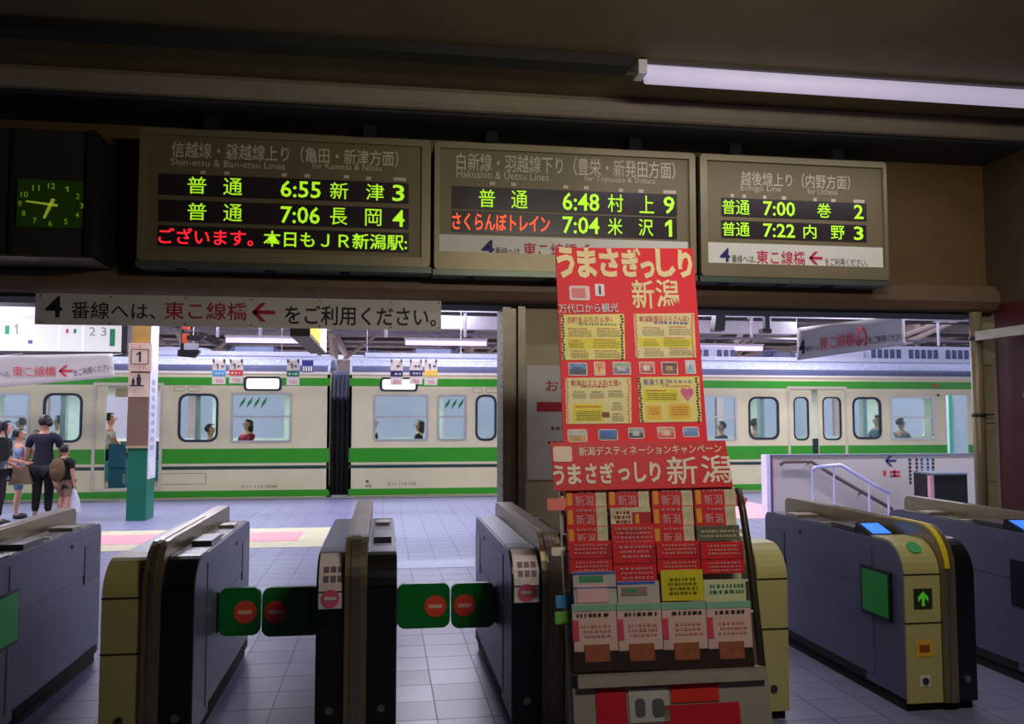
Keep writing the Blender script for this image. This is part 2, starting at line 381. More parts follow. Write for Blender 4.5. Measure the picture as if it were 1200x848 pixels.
# hall lamp on the ceiling beam: lit tube at the right, unlit row at the left
pa, pb = P(757, 87, Y=5.62), P(1215, 118.5, Y=5.62)
hl = thing('ceiling_lamp', 'long lit fluorescent ceiling lamp at the upper right above the display boards', 'lamp', (pa.x, 5.62, pa.z))
MB().box(pa.x-.02, pb.x+.4, 5.58, 5.72, pa.z+.065, 4.1).build('fixture', mat('fixture_dark', (80, 76, 70), .6), hl)
MB().box(pa.x-.07, pa.x-.01, 5.56, 5.7, pa.z-.02, pa.z+.08).build('lamp_holder', WHITE, hl)
tube_lamp(hl, (pa.x, 5.62, pa.z), (pb.x, 5.62, (pa.z+pb.z)/2), HALL_TUBE, .066, (.95, .9, 1.0), .62, .1, (205, 196, 222))
un = MB().box(XL, pa.x-.12, 5.55, 5.72, 4.03, 4.1)
tag(un.build('ceiling_lamp', mat('unlit_fixture', (34, 30, 26), .7)), 'dark unlit strip fixture running left along the ceiling', 'lamp')
for x, y in ((1.9, 2.0),):
    t = thing('ceiling_lamp', 'pendant tube lamp above the viewer that lights the departure boards', 'lamp', (x, y, 3.4), None)
    MB().box(x-.62, x+.62, y-.08, y+.08, 3.43, 3.5).build('fixture', WHITE, t)
    for q in (-.4, .4): MB().tube([(x+q, y, 3.5), (x+q, y, 4.1)], .01, 6).build('hanging_rod', STEEL, t)
    o = tube_lamp(t, (x-.6, y, 3.4), (x+.6, y, 3.4), HALL_LAMP, .02, (1.0, .92, .80), 3, .2, (255, 240, 220))
    o.rotation_euler = (math.radians(74), 0, -.05); o.location.y += .05   # area light alone tilted to brighten boards and poster; no reflector is built

# ------------------------------------------------------------------ departure boards
LEDG = mat('led_green', (162, 222, 34), .5, emit=1.0, var=0); LEDR = mat('led_red', (255, 34, 48), .5, emit=1.2, var=0); LEDO = mat('led_orange', (255, 84, 36), .5, emit=1.2, var=0)
FRAME = mat('board_frame', (140, 130, 98), .42, .4, .06, 3); PANEL = mat('board_panel', (122, 110, 80), .5, .2, .05, 2)
LEDBG = mat('led_panel', (52, 42, 46), .3); HEAD = mat('board_print', (216, 206, 180), .6)
YB = 6.6; SB = wall_at(YB)
def board(label, X0, X1, Z0, Z1, inner, rows, heads, ticks, strip, entries):
    """inner, rows, strip: pixel rects; entries: (row, text, x0, x1, material)"""
    t = thing('departure_board', label, 'departure board', ((X0+X1)/2, YB+.16, Z0), None)
    MB().box(X0, X1, YB+.03, YB+.34, Z0, Z1).build('case', DARK, t)
    u0, u1, v0, v1 = SB.rect(*inner); v1 = min(v1, Z1-.05)
    holes(SB, rrect(X0, X1, Z0, Z1, .03), [[(u0, v0), (u0, v1), (u1, v1), (u1, v0)]], -.03, .025).build('frame', FRAME, t)
    pn = MB().sbox(SB, u0, u1, v0, v1, -.03, 0).build('face_panel', PANEL, t)
    MB().box(X0-.01, X1+.01, YB-.02, YB+.3, Z0-.045, Z0).build('mounting_rail', mat('rail_green_grey', (98, 108, 92), .4, .5), t)
    for k in (.12, .42, .68): MB().box(X0+(X1-X0)*k, X0+(X1-X0)*k+.07, YB+.05, YB+.2, Z0-.052, Z0-.045).build('clip', BLACKM, t)
    for k in (.22, .78): MB().box(X0+(X1-X0)*k-.05, X0+(X1-X0)*k+.05, YB+.1, YB+.2, Z1, 4.0).build('hanging_bracket', BLACKM, t)
    rr = []
    for r in rows:
        a = SB.rect(*r); rr.append(a); MB().sbox(SB, *a, 0, .006).build('display_row', LEDBG, t)
    for s, x0, y0, x1, y1, b in heads: T(SB, s, x0, y0, x1, y1, HEAD, t, .003, b)
    mb = MB()
    for x0, y0, x1, y1 in ticks:
        mb.sbox(SB, *SB.rect(x0, y0, x1, y1), .001, .003)
    mb = [MB().sbox(SB, *SB.rect(*q), .001, .003).build('column_mark', HEAD, t) for q in ticks]
    for ri, s, x0, x1, m in entries:
        a = rr[ri]; yc = (rows[ri][1]+rows[ri][3])/2
        u0_, u1_ = SB.uv(x0, yc)[0], SB.uv(x1, yc)[0]; h = a[3]-a[2]
        textm(SB, s, (u0_, u1_, a[2]+h*.1, a[3]-h*.1), .009, .012 if len(s) != 1 or s in '0123456789' else .002).build('led_lettering', m, t)
    if strip:
        a = SB.rect(*strip['r']); MB().sbox(SB, *a, 0, .008).build('notice_strip', mat('notice_white', (226, 224, 206), .55, 0, .02), t)
        for s, x0, y0, x1, y1, m, b in strip['t']: T(SB, s, x0, y0, x1, y1, m, t, .011, b)
        if 'a' in strip: arrow(SB, *strip['a'], .022, REDT, t, .011)
    return t
BLUEINK = mat('blue_ink', (40, 32, 110), .6); GREYINK = mat('grey_ink', (70, 66, 72), .6)
board('dim brown departure board at left whose third line glows red and green', -1.815, .345, 2.775, 3.775,
      (170, 157, 494, 298), [(186, 209, 479, 233.5), (186, 239, 479, 264), (185, 268.5, 479, 292)],
      [('信越線・磐越線上り（亀田・新津方面）', 201, 171, 467, 190, .008), ('Shin-etsu & Ban-etsu Lines', 200, 188, 334, 196, .0), ('for Kameda & Niitsu', 366, 192, 447, 199, .0)],
      [(235, 200, 241, 204), (263, 201, 269, 205), (330, 203, 336, 207), (357, 204, 363, 208), (403, 205, 409, 209), (429, 207, 435, 211), (461, 208, 476, 212)],
      None,
      [(0, '普', 220, 242, LEDG), (0, '通', 262, 284, LEDG), (0, '6:55', 329, 376, LEDG), (0, '新', 387, 408, LEDG), (0, '津', 429, 450, LEDG), (0, '3', 460, 474, LEDG),
       (1, '普', 220, 242, LEDG), (1, '通', 262, 284, LEDG), (1, '7:06', 329, 375, LEDG), (1, '長', 387, 407, LEDG), (1, '岡', 428, 447, LEDG), (1, '4', 460, 474, LEDG),
       (2, 'ございます。', 186, 297, LEDR), (2, '本日もＪＲ新潟駅:', 309, 477, LEDG)])
board('middle departure board with an orange train name above a white notice strip', .375, 2.505, 2.765, 3.775,
      (515, 172, 807, 299), [(529.5, 223, 793, 249), (529.5, 251, 793, 276)],
      [('白新線・羽越線下り（豊栄・新発田方面）', 535, 184, 791, 205, .008), ('Hakushin & Uetsu Lines', 535, 201, 643, 210, .0), ('for Toyosaka & Shibata', 685, 207, 768, 216, .0)],
      [(574, 213, 580, 217), (599, 214, 605, 218), (660, 217, 666, 221), (684, 218, 690, 222), (725, 221, 730, 225), (748, 222, 754, 226), (777, 223, 792, 227)],
      dict(r=(513, 279, 806, 304), t=[('4', 564, 281, 579, 300, BLUEINK, .02), ('番線へは、', 580, 290, 612, 300, GREYINK, .0), ('東こ線橋', 613, 285, 676, 302, REDT, .010), ('をご利用ください。', 706, 294, 776, 304, GREYINK, .0)], a=(680, 287, 700, 301)),
      [(0, '普', 561, 580, LEDG), (0, '通', 599, 618, LEDG), (0, '6:48', 659, 702, LEDG), (0, '村', 712, 730, LEDG), (0, '上', 749, 766, LEDG), (0, '9', 777, 790, LEDG),
       (1, 'さくらんぼトレイン', 530, 644, LEDO), (1, '7:04', 659, 702, LEDG), (1, '米', 712, 729, LEDG), (1, '沢', 748, 765, LEDG), (1, '1', 779, 787, LEDG)])
board('smallest and rightmost departure board with two green lines and a white notice strip', 2.545, 4.20, 2.765, 3.775,
      (828, 188, 1034, 311), [(845.5, 235, 1015, 256), (845.5, 261, 1015, 281)],
      [('越後線上り（内野方面）', 868, 203, 996, 220, .008), ('Echigo Line', 868, 217, 915, 226, .0), ('for Uchino', 946, 221, 981, 228, .0)],
      [(856, 227, 860, 231), (870, 228, 874, 232), (894, 229, 898, 233), (916, 230, 921, 234), (953, 232, 957, 236), (974, 233, 979, 237), (1000, 234, 1013, 239)],
      dict(r=(826, 287, 1034, 315), t=[('4', 843, 291, 855, 307, BLUEINK, .02), ('番線へは、', 857, 299, 885, 308, GREYINK, .0), ('東こ線橋', 886, 294, 943, 310, REDT, .010), ('をご利用ください。', 966, 303, 1016, 312, GREYINK, .0)], a=(947, 295, 963, 310)),
      [(0, '普', 846, 861, LEDG), (0, '通', 862, 878, LEDG), (0, '7:00', 894, 931, LEDG), (0, '巻', 957, 973, LEDG), (0, '2', 1000, 1011, LEDG),
       (1, '普', 846, 861, LEDG), (1, '通', 862, 878, LEDG), (1, '7:22', 894, 931, LEDG), (1, '内', 941, 956, LEDG), (1, '野', 973, 989, LEDG), (1, '3', 1000, 1011, LEDG)])

# clock box
SC = wall_at(6.4)
ck = thing('wall_clock', 'dark grey clock cabinet at far left with a dim green glowing dial', 'clock', (-2.6, 6.6, 2.8))
a = SC.rect(-30, 150, 102, 298)
MB().box(a[0], a[1], 6.42, 6.98, a[2], a[3]).build('case', mat('clock_case', (66, 68, 66), .45, .4), ck)
MB().box(a[1], a[1]+.05, 6.38, 6.98, a[2]-.01, a[3]).build('side_panel', BLACKM, ck)
MB().box(a[0], a[1]+.05, 6.38, 6.98, a[2]-.02, a[2]-.002).build('bottom_edge', STEEL, ck)
MB().sbox(SC, SC.uv(11, 240)[0], SC.uv(13, 240)[0], a[2], a[3], -.01, .004).build('door_seam', BLACKM, ck)
plate(SC, 20, 211, 96, 266, -.02, .004).build('dial', mat('dial_green', (30, 50, 8), .4, emit=.25, var=0), ck)
DG = mat('dial_marks', (120, 160, 30), .5, emit=.35, var=0)
cu, cv = SC.uv(60, 240)
for k in range(12):
    an = math.radians(90-30*(k+1)); u = cu+.205*math.cos(an)*1.0; v = cv+.135*math.sin(an)
    s = str(k+1); hw = .012*len(s)
    textm(SC, s, (u-hw, u+hw, v-.02, v+.02), .006, .01).build('numeral', DG, ck)
def hand(x, y, wd):
    u, v = SC.uv(x, y); d = Vector((u-cu, v-cv)); n_ = Vector((-d.y, d.x)).normalized()*wd; d0 = d.normalized()*-.045
    MB().prism([(cu+d0.x+n_.x, cv+d0.y+n_.y), (cu+d0.x-n_.x, cv+d0.y-n_.y), (u-n_.x*.6, v-n_.y*.6), (u+n_.x*.6, v+n_.y*.6)], SC.pt, .008, .012).build('hand', mat('hand_glow', (160, 175, 50), .5, emit=.45, var=0), ck)
hand(31, 236, .009); hand(52, 256, .013)

# banner nailed to the lintel
SL = wall_at(YW-.19)
bn = thing('lintel_sign', 'long white guidance sign nailed under the lintel at left, with a red arrow', 'sign', (-1.2, YW-.19, 2.4))
a = SL.rect(42, 344, 517, 385)
zt, zb = SL.uv(280, 348)[1], SL.uv(280, 383.5)[1]
MB().sbox(SL, SL.uv(42, 360)[0], SL.uv(517, 365)[0], zb, zt, 0, .012).build('sign_sheet', mat('sign_sheet', (212, 208, 198), .5, 0, .04), bn)
for x in (48, 130, 218, 295, 375, 458, 514):
    for v in (zt-.018, zb+.018):
        u = SL.uv(x, 365)[0]; MB().ell(SL.pt(u, v, .014), (.008, .006, .008), 8, 4).build('rivet', STEEL, bn)
LI = mat('sign_ink', (26, 26, 40), .6); LR = mat('sign_red', (180, 24, 62), .6)
for s, x0, y0, x1, y1, m, b in (('4', 54, 347, 74, 372, LI, .03), ('番線へは、', 84, 354, 183, 374, LI, .011), ('東こ線橋', 193, 354, 290, 375, LR, .018), ('をご利用ください。', 334, 359, 511, 382, LI, .03)):
    T(SL, s, x0, y0, x1, y1, m, bn, .014, b*.5)
arrow(SL, 295, 355, 323, 377, .03, LR, bn, .014)

# notice on the pier
SN = wall_at(YW-.025)
nt_ = thing('wall_notice', 'pale paper notice with a red bar taped to the pier behind the red poster', 'notice', (1.4, YW-.03, .95))
MB().sbox(SN, 1.17, 1.93, SN.uv(640, 562)[1], SN.uv(640, 428)[1], 0, .004).build('sheet', mat('notice_paper', (196, 194, 184), .6), nt_)
T(SN, 'お手洗い', 639, 445, 708, 459, mat('notice_red', (170, 40, 50), .6), nt_, .006, .01)
plate(SN, 629, 471, 712, 482, .004, .006).build('red_bar', mat('notice_bar', (170, 26, 40), .6), nt_)
scribble(SN, 644, 498, 700, 505, 1, mat('notice_red', (170, 40, 50), .6), nt_, .006, 3)
scribble(SN, 638, 515, 700, 521, 1, mat('notice_red', (170, 40, 50), .6), nt_, .006, 5)

# ------------------------------------------------------------------ things hanging and standing on the platform
# white timetable boards (top left)
ST = wall_at(14.6)
tb = thing('timetable_board', 'large white overhead timetable board at far left made of three lit panels', 'board', (-5.6, 14.7, 2.7))
for x0, x1 in ((-60, 71), (73, 99), (101, 145)):
    a = ST.rect(x0, 361, x1, 412); MB().sbox(ST, a[0], a[1], P(72, 412, Y=14.6).z, P(72, 361, Y=14.6).z, 0, .1).build('lit_panel', mat('lit_panel', (214, 214, 214), .4, emit=.55, var=.02), tb)
MB().box(-8.3, P(150, 380, Y=14.6).x, 14.62, 14.8, P(72, 361, Y=14.6).z, P(72, 355, Y=14.6).z).build('top_rail', DARK, tb)
MB().box(P(145, 380, Y=14.6).x, P(152, 380, Y=14.6).x, 14.5, 14.8, P(72, 413, Y=14.6).z, P(72, 355, Y=14.6).z).build('end_post', DARK, tb)
MB().box(-8.3, P(150, 380, Y=14.6).x, 14.5, 14.8, P(72, 416, Y=14.6).z, P(72, 412, Y=14.6).z).build('bottom_rail', DARK, tb)
TEAL = mat('teal_print', (40, 160, 110), .5)
plate(ST, 131, 386, 137, 406, .1, .104).build('green_mark', TEAL, tb)
plate(ST, 9, 382, 14, 392, .1, .104).build('green_mark', TEAL, tb)
plate(ST, 80, 386, 83, 391, .1, .104).build('pink_mark', mat('pink_print', (220, 80, 130), .5), tb)
plate(ST, 89, 386, 92, 391, .1, .104).build('green_mark', TEAL, tb)
T(ST, '2 3', 107, 384, 127, 394, mat('faint_print', (170, 170, 180), .5), tb, .103, 0)
T(ST, '1', 20, 380, 24, 392, mat('faint_print', (170, 170, 180), .5), tb, .103, 0)
plate(ST, 36, 399, 41, 403, .1, .104).build('violet_mark', mat('violet_print', (120, 100, 170), .5), tb)
for x in (20, 90, 140): MB().tube([(P(x, 355, Y=14.7).x, 14.7, P(x, 356, Y=14.7).z), (P(x, 355, Y=14.7).x, 14.7, 4.3)], .02, 6).build('hanging_rod', PURL, tb)
# cloth banners: built as gently waved sheets
def cloth(S, pts_top, pts_bot, name, m, parent, amp=.02, n=24):
    """quad grid between a top and a bottom pixel line"""
    mb = MB(); vs = []; rows = 6
    for i in range(n+1):
        f = i/n
        xt = pts_top[0][0]+(pts_top[1][0]-pts_top[0][0])*f; yt = pts_top[0][1]+(pts_top[1][1]-pts_top[0][1])*f
        xb = pts_bot[0][0]+(pts_bot[1][0]-pts_bot[0][0])*f; yb = pts_bot[0][1]+(pts_bot[1][1]-pts_bot[0][1])*f
        for j_ in range(rows+1):
            g = j_/rows; u, v = S.uv(xt+(xb-xt)*g, yt+(yb-yt)*g)
            vs.append(S.pt(u, v, amp*math.sin(f*9+g*2)*.5-.004))
    fr = [(i*(rows+1)+j_, (i+1)*(rows+1)+j_, (i+1)*(rows+1)+j_+1, i*(rows+1)+j_+1) for i in range(n) for j_ in range(rows)]
    mb.add(vs, fr); o = mb.build(name, m, parent, True)
    sm = o.modifiers.new('thickness', 'SOLIDIFY'); sm.thickness = .004
    return o
def warpT(S, s, quad, m, parent, w, bold):
    """lettering inside a slanted pixel quad: x0,y0,x1,y1 (mid line) and height px"""
    vs, fs, x0, x1, y0, y1 = glyphs(s, bold); (ax, ay, bx, by, h) = quad; out = []
    for v in vs:
        f = (v[0]-x0)/(x1-x0); g = (v[1]-y0)/(y1-y0)-.5
        u, q = S.uv(ax+(bx-ax)*f, ay+(by-ay)*f-g*h); out.append(S.pt(u, q, w))
    mb = MB(); mb.add(out, fs); return mb.build('lettering', m, parent)
CLOTH = mat('banner_cloth', (206, 202, 198), .7, 0, .05, 2)
SF = wall_at(13.8)
fb = thing('cloth_banner', 'white cloth banner sagging below the timetable board at far left', 'banner', (-5.4, 13.8, 2.2))
cloth(SF, ((-40, 417), (132, 414)), ((-40, 457), (134, 442)), 'cloth', CLOTH, fb, .03)
BRED = mat('banner_red', (214, 58, 78), .6)
warpT(SF, 'へは、', (-2, 438, 13, 438, 6), GREYINK, fb, .016, 0)
warpT(SF, '東こ線橋', (15, 435, 66, 435, 12), BRED, fb, .02, .004)
warpT(SF, 'をご利用ください。', (87, 437, 133, 429, 8), GREYINK, fb, .02, .0)
arrow(SF, 69, 428, 86, 441, .035, BRED, fb, .02)
SF2 = wall_at(11.2)
fb = thing('cloth_banner', 'white cloth banner hung aslant under the lintel at right, over the train', 'banner', (4.2, 11.2, 2.6))
cloth(SF2, ((934, 384), (1060, 369)), ((934, 422), (1062, 404)), 'cloth', CLOTH, fb, .03)
warpT(SF2, '4', (935.5, 407, 943, 406, 17), LI, fb, .02, .04)
warpT(SF2, '番線へは、', (944, 409, 961, 406, 6), GREYINK, fb, .02, .0)
warpT(SF2, '東こ線橋', (961, 403, 1000, 397, 16), BRED, fb, .02, .005)
warpT(SF2, 'をご利用ください。', (1017, 399, 1061, 394, 9), GREYINK, fb, .02, .01)
cc = [SF2.uv(1001+0*k, 400) for k in range(1)]
for nm, pth in (('curved_arrow', [(1014, 405), (1015, 394), (1013, 387), (1009, 384), (1006, 387), (1006, 401)]), ('arrow_head', [(1000, 397), (1006, 405), (1011, 397)])):
    MB().tube([SF2.pt(*SF2.uv(x, y), .022) for x, y in pth], .011, 6).build(nm, BRED, fb)
for x, y in ((934, 384), (1060, 369)):
    p = P(x, y, Y=11.2); MB().tube([p, (p.x, p.y, 4.3)], .006, 5).build('cord', WPIPE, fb)
for x in (5, 128):
    p = P(x, 416, Y=13.8); MB().tube([p, (p.x, 14.45, P(x, 414, Y=14.45).z)], .006, 5).build('cord', WPIPE, fb if False else bpy.data.objects['cloth_banner'])
# yellow sign box
a = P(340, 394, Y=11); b = P(364, 394, Y=11)
yb = thing('hanging_sign_box', 'dark hanging sign box with a yellow and white side, end-on behind the long sign', 'sign', (a.x+.1, 12, 2.6))
zl = b.z
MB().box(a.x, b.x-.01, 11, 14, zl, zl+.55).build('case', mat('sign_case', (92, 82, 68), .5, .3), yb)
MB().box(b.x-.01, b.x, 11.0, 12.7, zl+.04, zl+.55).build('yellow_face', mat('yellow_lit', (250, 200, 30), .5, emit=.5), yb)
MB().box(b.x-.01, b.x, 12.7, 14, zl+.02, zl+.55).build('white_face', mat('white_lit', (240, 236, 230), .5, emit=.5), yb)
for y in (11.6, 13.4): MB().tube([((a.x+b.x)/2, y, zl+.55), ((a.x+b.x)/2, y, 4.3)], .025, 6).build('hanging_rod', DARK, yb)
# small door-position tags on a wire
SW = wall_at(14.3)
wz = P(300, 421, Y=14.3).z
tr_ = thing('tag_rail', 'thin pale rail over the train carrying the small coloured tags', 'rail', (-1.5, 14.32, wz))
MB().tube([(P(215, 421, Y=14.32).x, 14.32, wz+.012), (P(620, 421, Y=14.32).x, 14.32, wz+.012)], .008, 5).build('rail', WPIPE, tr_)
for px in (226, 330, 430, 540): MB().tube([(P(px, 421, Y=14.32).x, 14.32, wz), (P(px, 421, Y=14.32).x, 14.32, 4.3)], .006, 5).build('hanging_rod', WPIPE, tr_)
for x0, x1, y1, c, lb, s in ((249, 264.5, 450, (60, 150, 205), 'light blue banded tag, leftmost on the overhead rail', '1'), (269, 285, 449, (205, 50, 50), 'red banded tag hanging beside the light blue one', '1'), (336, 351, 451, (10, 120, 100), 'teal banded tag hanging right of the lit destination window', '1'),
                          (457.5, 472, 451, (36, 32, 90), 'navy banded tag, left of the two over the second carriage', ''), (480, 495, 450, (36, 32, 90), 'navy banded tag hanging next to the yellow one', ''), (497.5, 512.5, 451, (236, 190, 20), 'yellow banded tag, rightmost on the overhead rail', '1')):
    y0 = 422; t = thing('position_tag', lb, 'tag', P((x0+x1)/2, y1, Y=14.3), 'tags on the overhead rail')
    plate(SW, x0, y0, x1, y1, 0, .012).build('card', mat('tag_card', (216, 204, 196), .6), t)
    h = y1-y0
    plate(SW, x0, y0+h*.42, x1, y0+h*.66, .012, .016).build('colour_band', mat('tag_band_%d_%d' % (c[0], c[1]), c, .5), t)
    if s: T(SW, s, x0+4.5, y0+4, x0+7, y0+10, INK, t, .018, .02)
    scribble(SW, x0+(9 if s else 4), y0+5, x1-2, y0+9, 1, INK, t, .014, int(x0))
    scribble(SW, x0+2, y0+h*.48, x1-2, y0+h*.62, 1, PAPER, t, .018, int(x0))
    scribble(SW, x0+3, y0+h*.78, x1-3, y0+h*.95, 2, BRED, t, .014, int(x0))
    for q in (x0+1.5, x1-1.5):
        u, v = SW.uv(q, y0+1); MB().sbox(SW, u-.012, u+.012, v-.02, v+.03, .01, .03).build('clip', INK, t)
t = thing('counter_box', 'small blue patterned box hanging on the overhead rail by the teal tag', 'box', P(361, 436, Y=14.3))
plate(SW, 354, 422, 367, 436, -.05, .02).build('case', mat('blue_case', (60, 60, 150), .5), t)
for k in range(4): plate(SW, 355+k*3, 429, 357+k*3, 435, .02, .028).build('slot', PAPER, t)

# signal horn cluster and hanging speakers
def speaker(px, y0, y1, wpx, Y, lb):
    S = wall_at(Y); c = P(px, (y0+y1)/2, Y=Y); t = thing('hanging_speaker', lb, 'speaker', (c.x, Y, P(px, y1, Y=Y).z))
    u0, u1, v0, v1 = S.rect(px-wpx/2, y0, px+wpx/2, y1); k = (u1-u0)
    MB().prism([(u0, v0), (u1-.1*k, v0), (u1, v0+.5*(v1-v0)), (u1, v1), (u0+.2*k, v1), (u0+.1*k, v0+.5*(v1-v0))], S.pt, -.1, .1).build('case', BLACK, t)
    MB().sbox(S, u1, u1+.06*k, v0+.05, v1-.02, -.03, .03).build('bracket', WHITE, t)
    MB().tube([((u0+u1)/2+.03, S and Y, v1), ((u0+u1)/2+.03, Y, 4.3)], .012, 6).build('hanging_rod', DARK, t)
speaker(841, 367, 388, 13, 13.4, 'black boxy speaker hanging right of the red poster')
t = thing('hanging_bracket_post', 'black downward post with a foot hanging between speaker and tilted banner', 'bracket', P(898, 389, Y=13.4))
p = P(898, 389, Y=13.4); MB().box(p.x-.04, p.x+.04, 13.35, 13.45, p.z, 4.3).build('post', BLACK, t)
MB().box(p.x-.1, p.x+.06, 13.32, 13.48, p.z-.02, p.z+.05).build('foot', BLACK, t)
MB().box(p.x+.045, p.x+.065, 13.35, 13.45, p.z+.1, p.z+.3).build('plate', WHITE, t)
S = wall_at(14.0)
t = thing('camera_cluster', 'two black surveillance cameras with orange tape on a dark pole by the pillar', 'camera', P(214, 420, Y=14.0))
p = P(213, 415, Y=14.0); MB().tube([(p.x, 14, p.z), (p.x, 14, 4.3)], .03, 8).build('pole', BLACK, t)
for x0, y0, x1, y1 in ((214, 378, 222, 386), (214, 391, 221, 402)): plate(S, x0, y0, x1, y1, -.05, .04).build('orange_tape', mat('orange_tape', (236, 92, 50), .5), t)
for (x0, y0, x1, y1) in ((222, 393, 241, 400), (211, 410, 235, 419)):
    a = S.rect(x0, y0, x1, y1); hh = a[3]-a[2]
    o = MB().prism([(a[0], a[2]+.15*hh), (a[1]-.08, a[2]), (a[1], a[3]-.2*hh), (a[1]-.02, a[3]), (a[0], a[3])], S.pt, -.06, .07).build('camera_body', BLACK, t)
    MB().box(a[0]-.03, a[0]+.06, 13.96, 14.04, a[2]+.02, a[3]).build('mount', DARK, t)
plate(S, 216, 402, 232, 411, -.04, .04, .02).build('junction_box', mat('pale_box', (190, 190, 205), .5), t)

# platform pillar with the platform number
pil = thing('platform_pillar', 'square platform pillar, tan above and green below, with number one sign', 'pillar', (-3.75, 14.3, 0))
x0, x1 = P(150.5, 500, Y=14.15).x, P(173.5, 500, Y=14.15).x
gz = P(160, 523, Y=14.15).z
PG = mat('pillar_green', (0, 108, 84), .45, 0, .08, 3)
MB().box(x0, x1, 14.15, 14.62, 0, gz).build('green_base', PG, pil)
MB().box(x0+.01, x1-.01, 14.16, 14.6, gz, 4.3).build('steel_column', mat('pillar_tan', (166, 128, 62), .45, .1, .1, 5), pil)
MB().box(x0-.01, x1, 14.12, 14.15, P(160, 523, Y=14.15).z, P(160, 465, Y=14.15).z).build('brown_plate', mat('pillar_brown', (122, 96, 80), .5), pil)
MB().box(x0-.02, x1+.01, 14.10, 14.15, P(160, 524, Y=14.15).z-.01, P(160, 522, Y=14.15).z).build('plate_edge', TAN, pil)
MB().box(x1, x1+.015, 14.16, 14.6, P(178, 560, Y=14.4).z, 3.3).build('side_board', mat('side_white', (214, 214, 232), .5), pil)
MB().box(x1+.001, x1+.02, 14.2, 14.5, P(178, 557, Y=14.4).z, P(178, 537, Y=14.4).z).build('side_sticker', WHITE, pil)
SP = wall_at(14.12)
PC = mat('sign_pinkish', (214, 190, 168), .5)
plate(SP, 151, 402, 178, 435, -.03, .03).build('number_sign', PC, pil)
fr = SP.rect(154, 409, 175, 427)
holes(SP, rrect(*fr, .02), [rrect(fr[0]+.012, fr[1]-.012, fr[2]+.012, fr[3]-.012, .012)], .03, .034).build('sign_border', GREYINK, pil)
T(SP, '1', 160.5, 412, 166, 424, LI, pil, .034, .05)
T(SP, 'ここは', 154, 403, 167, 408, BRED, pil, .034, 0)
T(SP, 'です。', 162, 428.5, 173, 433.5, BRED, pil, .034, 0)
plate(SP, 150.5, 437, 174, 465, -.03, .02).build('picture_sign', PC, pil)
fr = SP.rect(152.5, 437.5, 169, 452)
plate(SP, 152.5, 451, 169, 452.5, .02, .024).build('sign_line', LI, pil)
for cx, hh, yb_ in ((156.5, 8.5, 451), (163, 13, 451)):
    u, v0 = SP.uv(cx, yb_); v1 = SP.uv(cx, yb_-hh)[1]; h_ = v1-v0
    m = MB().prism([(u-.16*h_, v0), (u+.16*h_, v0), (u+.2*h_, v0+.6*h_), (u+.08*h_, v0+.8*h_), (u-.08*h_, v0+.8*h_), (u-.2*h_, v0+.6*h_)], SP.pt, .02, .024)
    m.prism([(u+.11*h_*math.cos(k*.785), v0+.88*h_+.12*h_*math.sin(k*.785)) for k in range(8)], SP.pt, .02, .024)
    m.build('pictogram', LI, pil)
T(SP, 'ノ', 156, 455, 159, 460, LI, pil, .024, 0)
scr = MB()
SS = Surf((x1+.016, 14.16, 0), (0, 1, 0), (0, 0, 1))
for k in range(9): scr.sbox(SS, .1, .28, 1.1+k*.13, 1.17+k*.13, 0, .004)
scr.build('side_print', mat('faint_print', (170, 170, 180), .5), pil)['kind'] = 'stuff'

# stairwell wall and its rails
SWL = wall_at(13.0)
x0, x1 = P(897, 534, Y=13).x, 9.9
sw = thing('stairwell_wall', 'low white stairwell wall on the platform behind the right-hand gates', 'wall', (7.5, 13.0, 0))
MB().box(x0+.12, x1, 13.0, 13.12, 0, .985).build('panel', mat('stair_white', (206, 198, 190), .5, 0, .03, 1), sw)
MB().box(x0+.05, x1, 12.97, 13.15, .985, 1.01).build('cap_rail', mat('cap_grey', (120, 130, 140), .4, .4), sw)
MB().box(x0, x0+.06, 12.96, 13.16, 0, 1.01).build('end_post', mat('end_white', (224, 220, 235), .4), sw)
MB().box(x0+.06, x0+.1, 12.97, 13.14, 0, .99).build('violet_edge', mat('violet_edge', (76, 66, 130), .5), sw)
plate(SWL, 903, 534, 907, 585, .002, .008).build('pink_strip', mat('pink_strip', (224, 150, 150), .5), sw)
arrow(SWL, 1037, 533, 1050, 546, .03, BLUEINK, sw, .01)
plate(SWL, 1035, 551, 1038, 557, .005, .01).build('pink_mark', BRED, sw)
scribble(SWL, 1041, 550, 1055, 559, 1, BRED, sw, .006, 8, .9)
for k, (x, m) in enumerate(((1066, INK), (1074, INK), (1080, mat('print_blue', (30, 90, 170), .5)), (1087, mat('print_blue', (30, 90, 170), .5)), (1093, INK))):
    u, v = SWL.uv(x, 540)
    b = MB()
    R = random.Random(k)
    for q in range(7 if k != 2 else 5):
        b.sbox(SWL, u-.02, u+.02, v-q*.062, v-q*.062+.04, .005, .009)
    b.build('vertical_print', m, sw)['kind'] = 'stuff'
BR = mat('brown_rail', (110, 92, 86), .4); VR = mat('violet_white_rail', (205, 205, 240), .3, .3)
t = thing('wall_handrail', 'brown handrail bent downward on the white stairwell wall', 'handrail', (7, 12.9, .4))
pt = [P(x, y, Y=12.9) for x, y in ((915, 544), (918, 541), (950, 540), (982, 560), (1010, 576), (1045, 596))]
MB().tube(pt, .03, 8).build('rail', BR, t, True)
for k in (1, 2, 4): MB().tube([pt[k], pt[k]+Vector((0, .1, -.05))], .015, 6).build('bracket', BR, t)
t = thing('stair_handrail', 'pale free-standing tubular handrail in front of the stairwell wall', 'handrail', (6.2, 12, 0))
pt = [P(x, y, Y=12.0) for x, y in ((952, 551), (955, 547.5), (985, 544.5), (1012, 561), (1043, 578))]
MB().tube(pt, .028, 8).build('rail', VR, t, True)
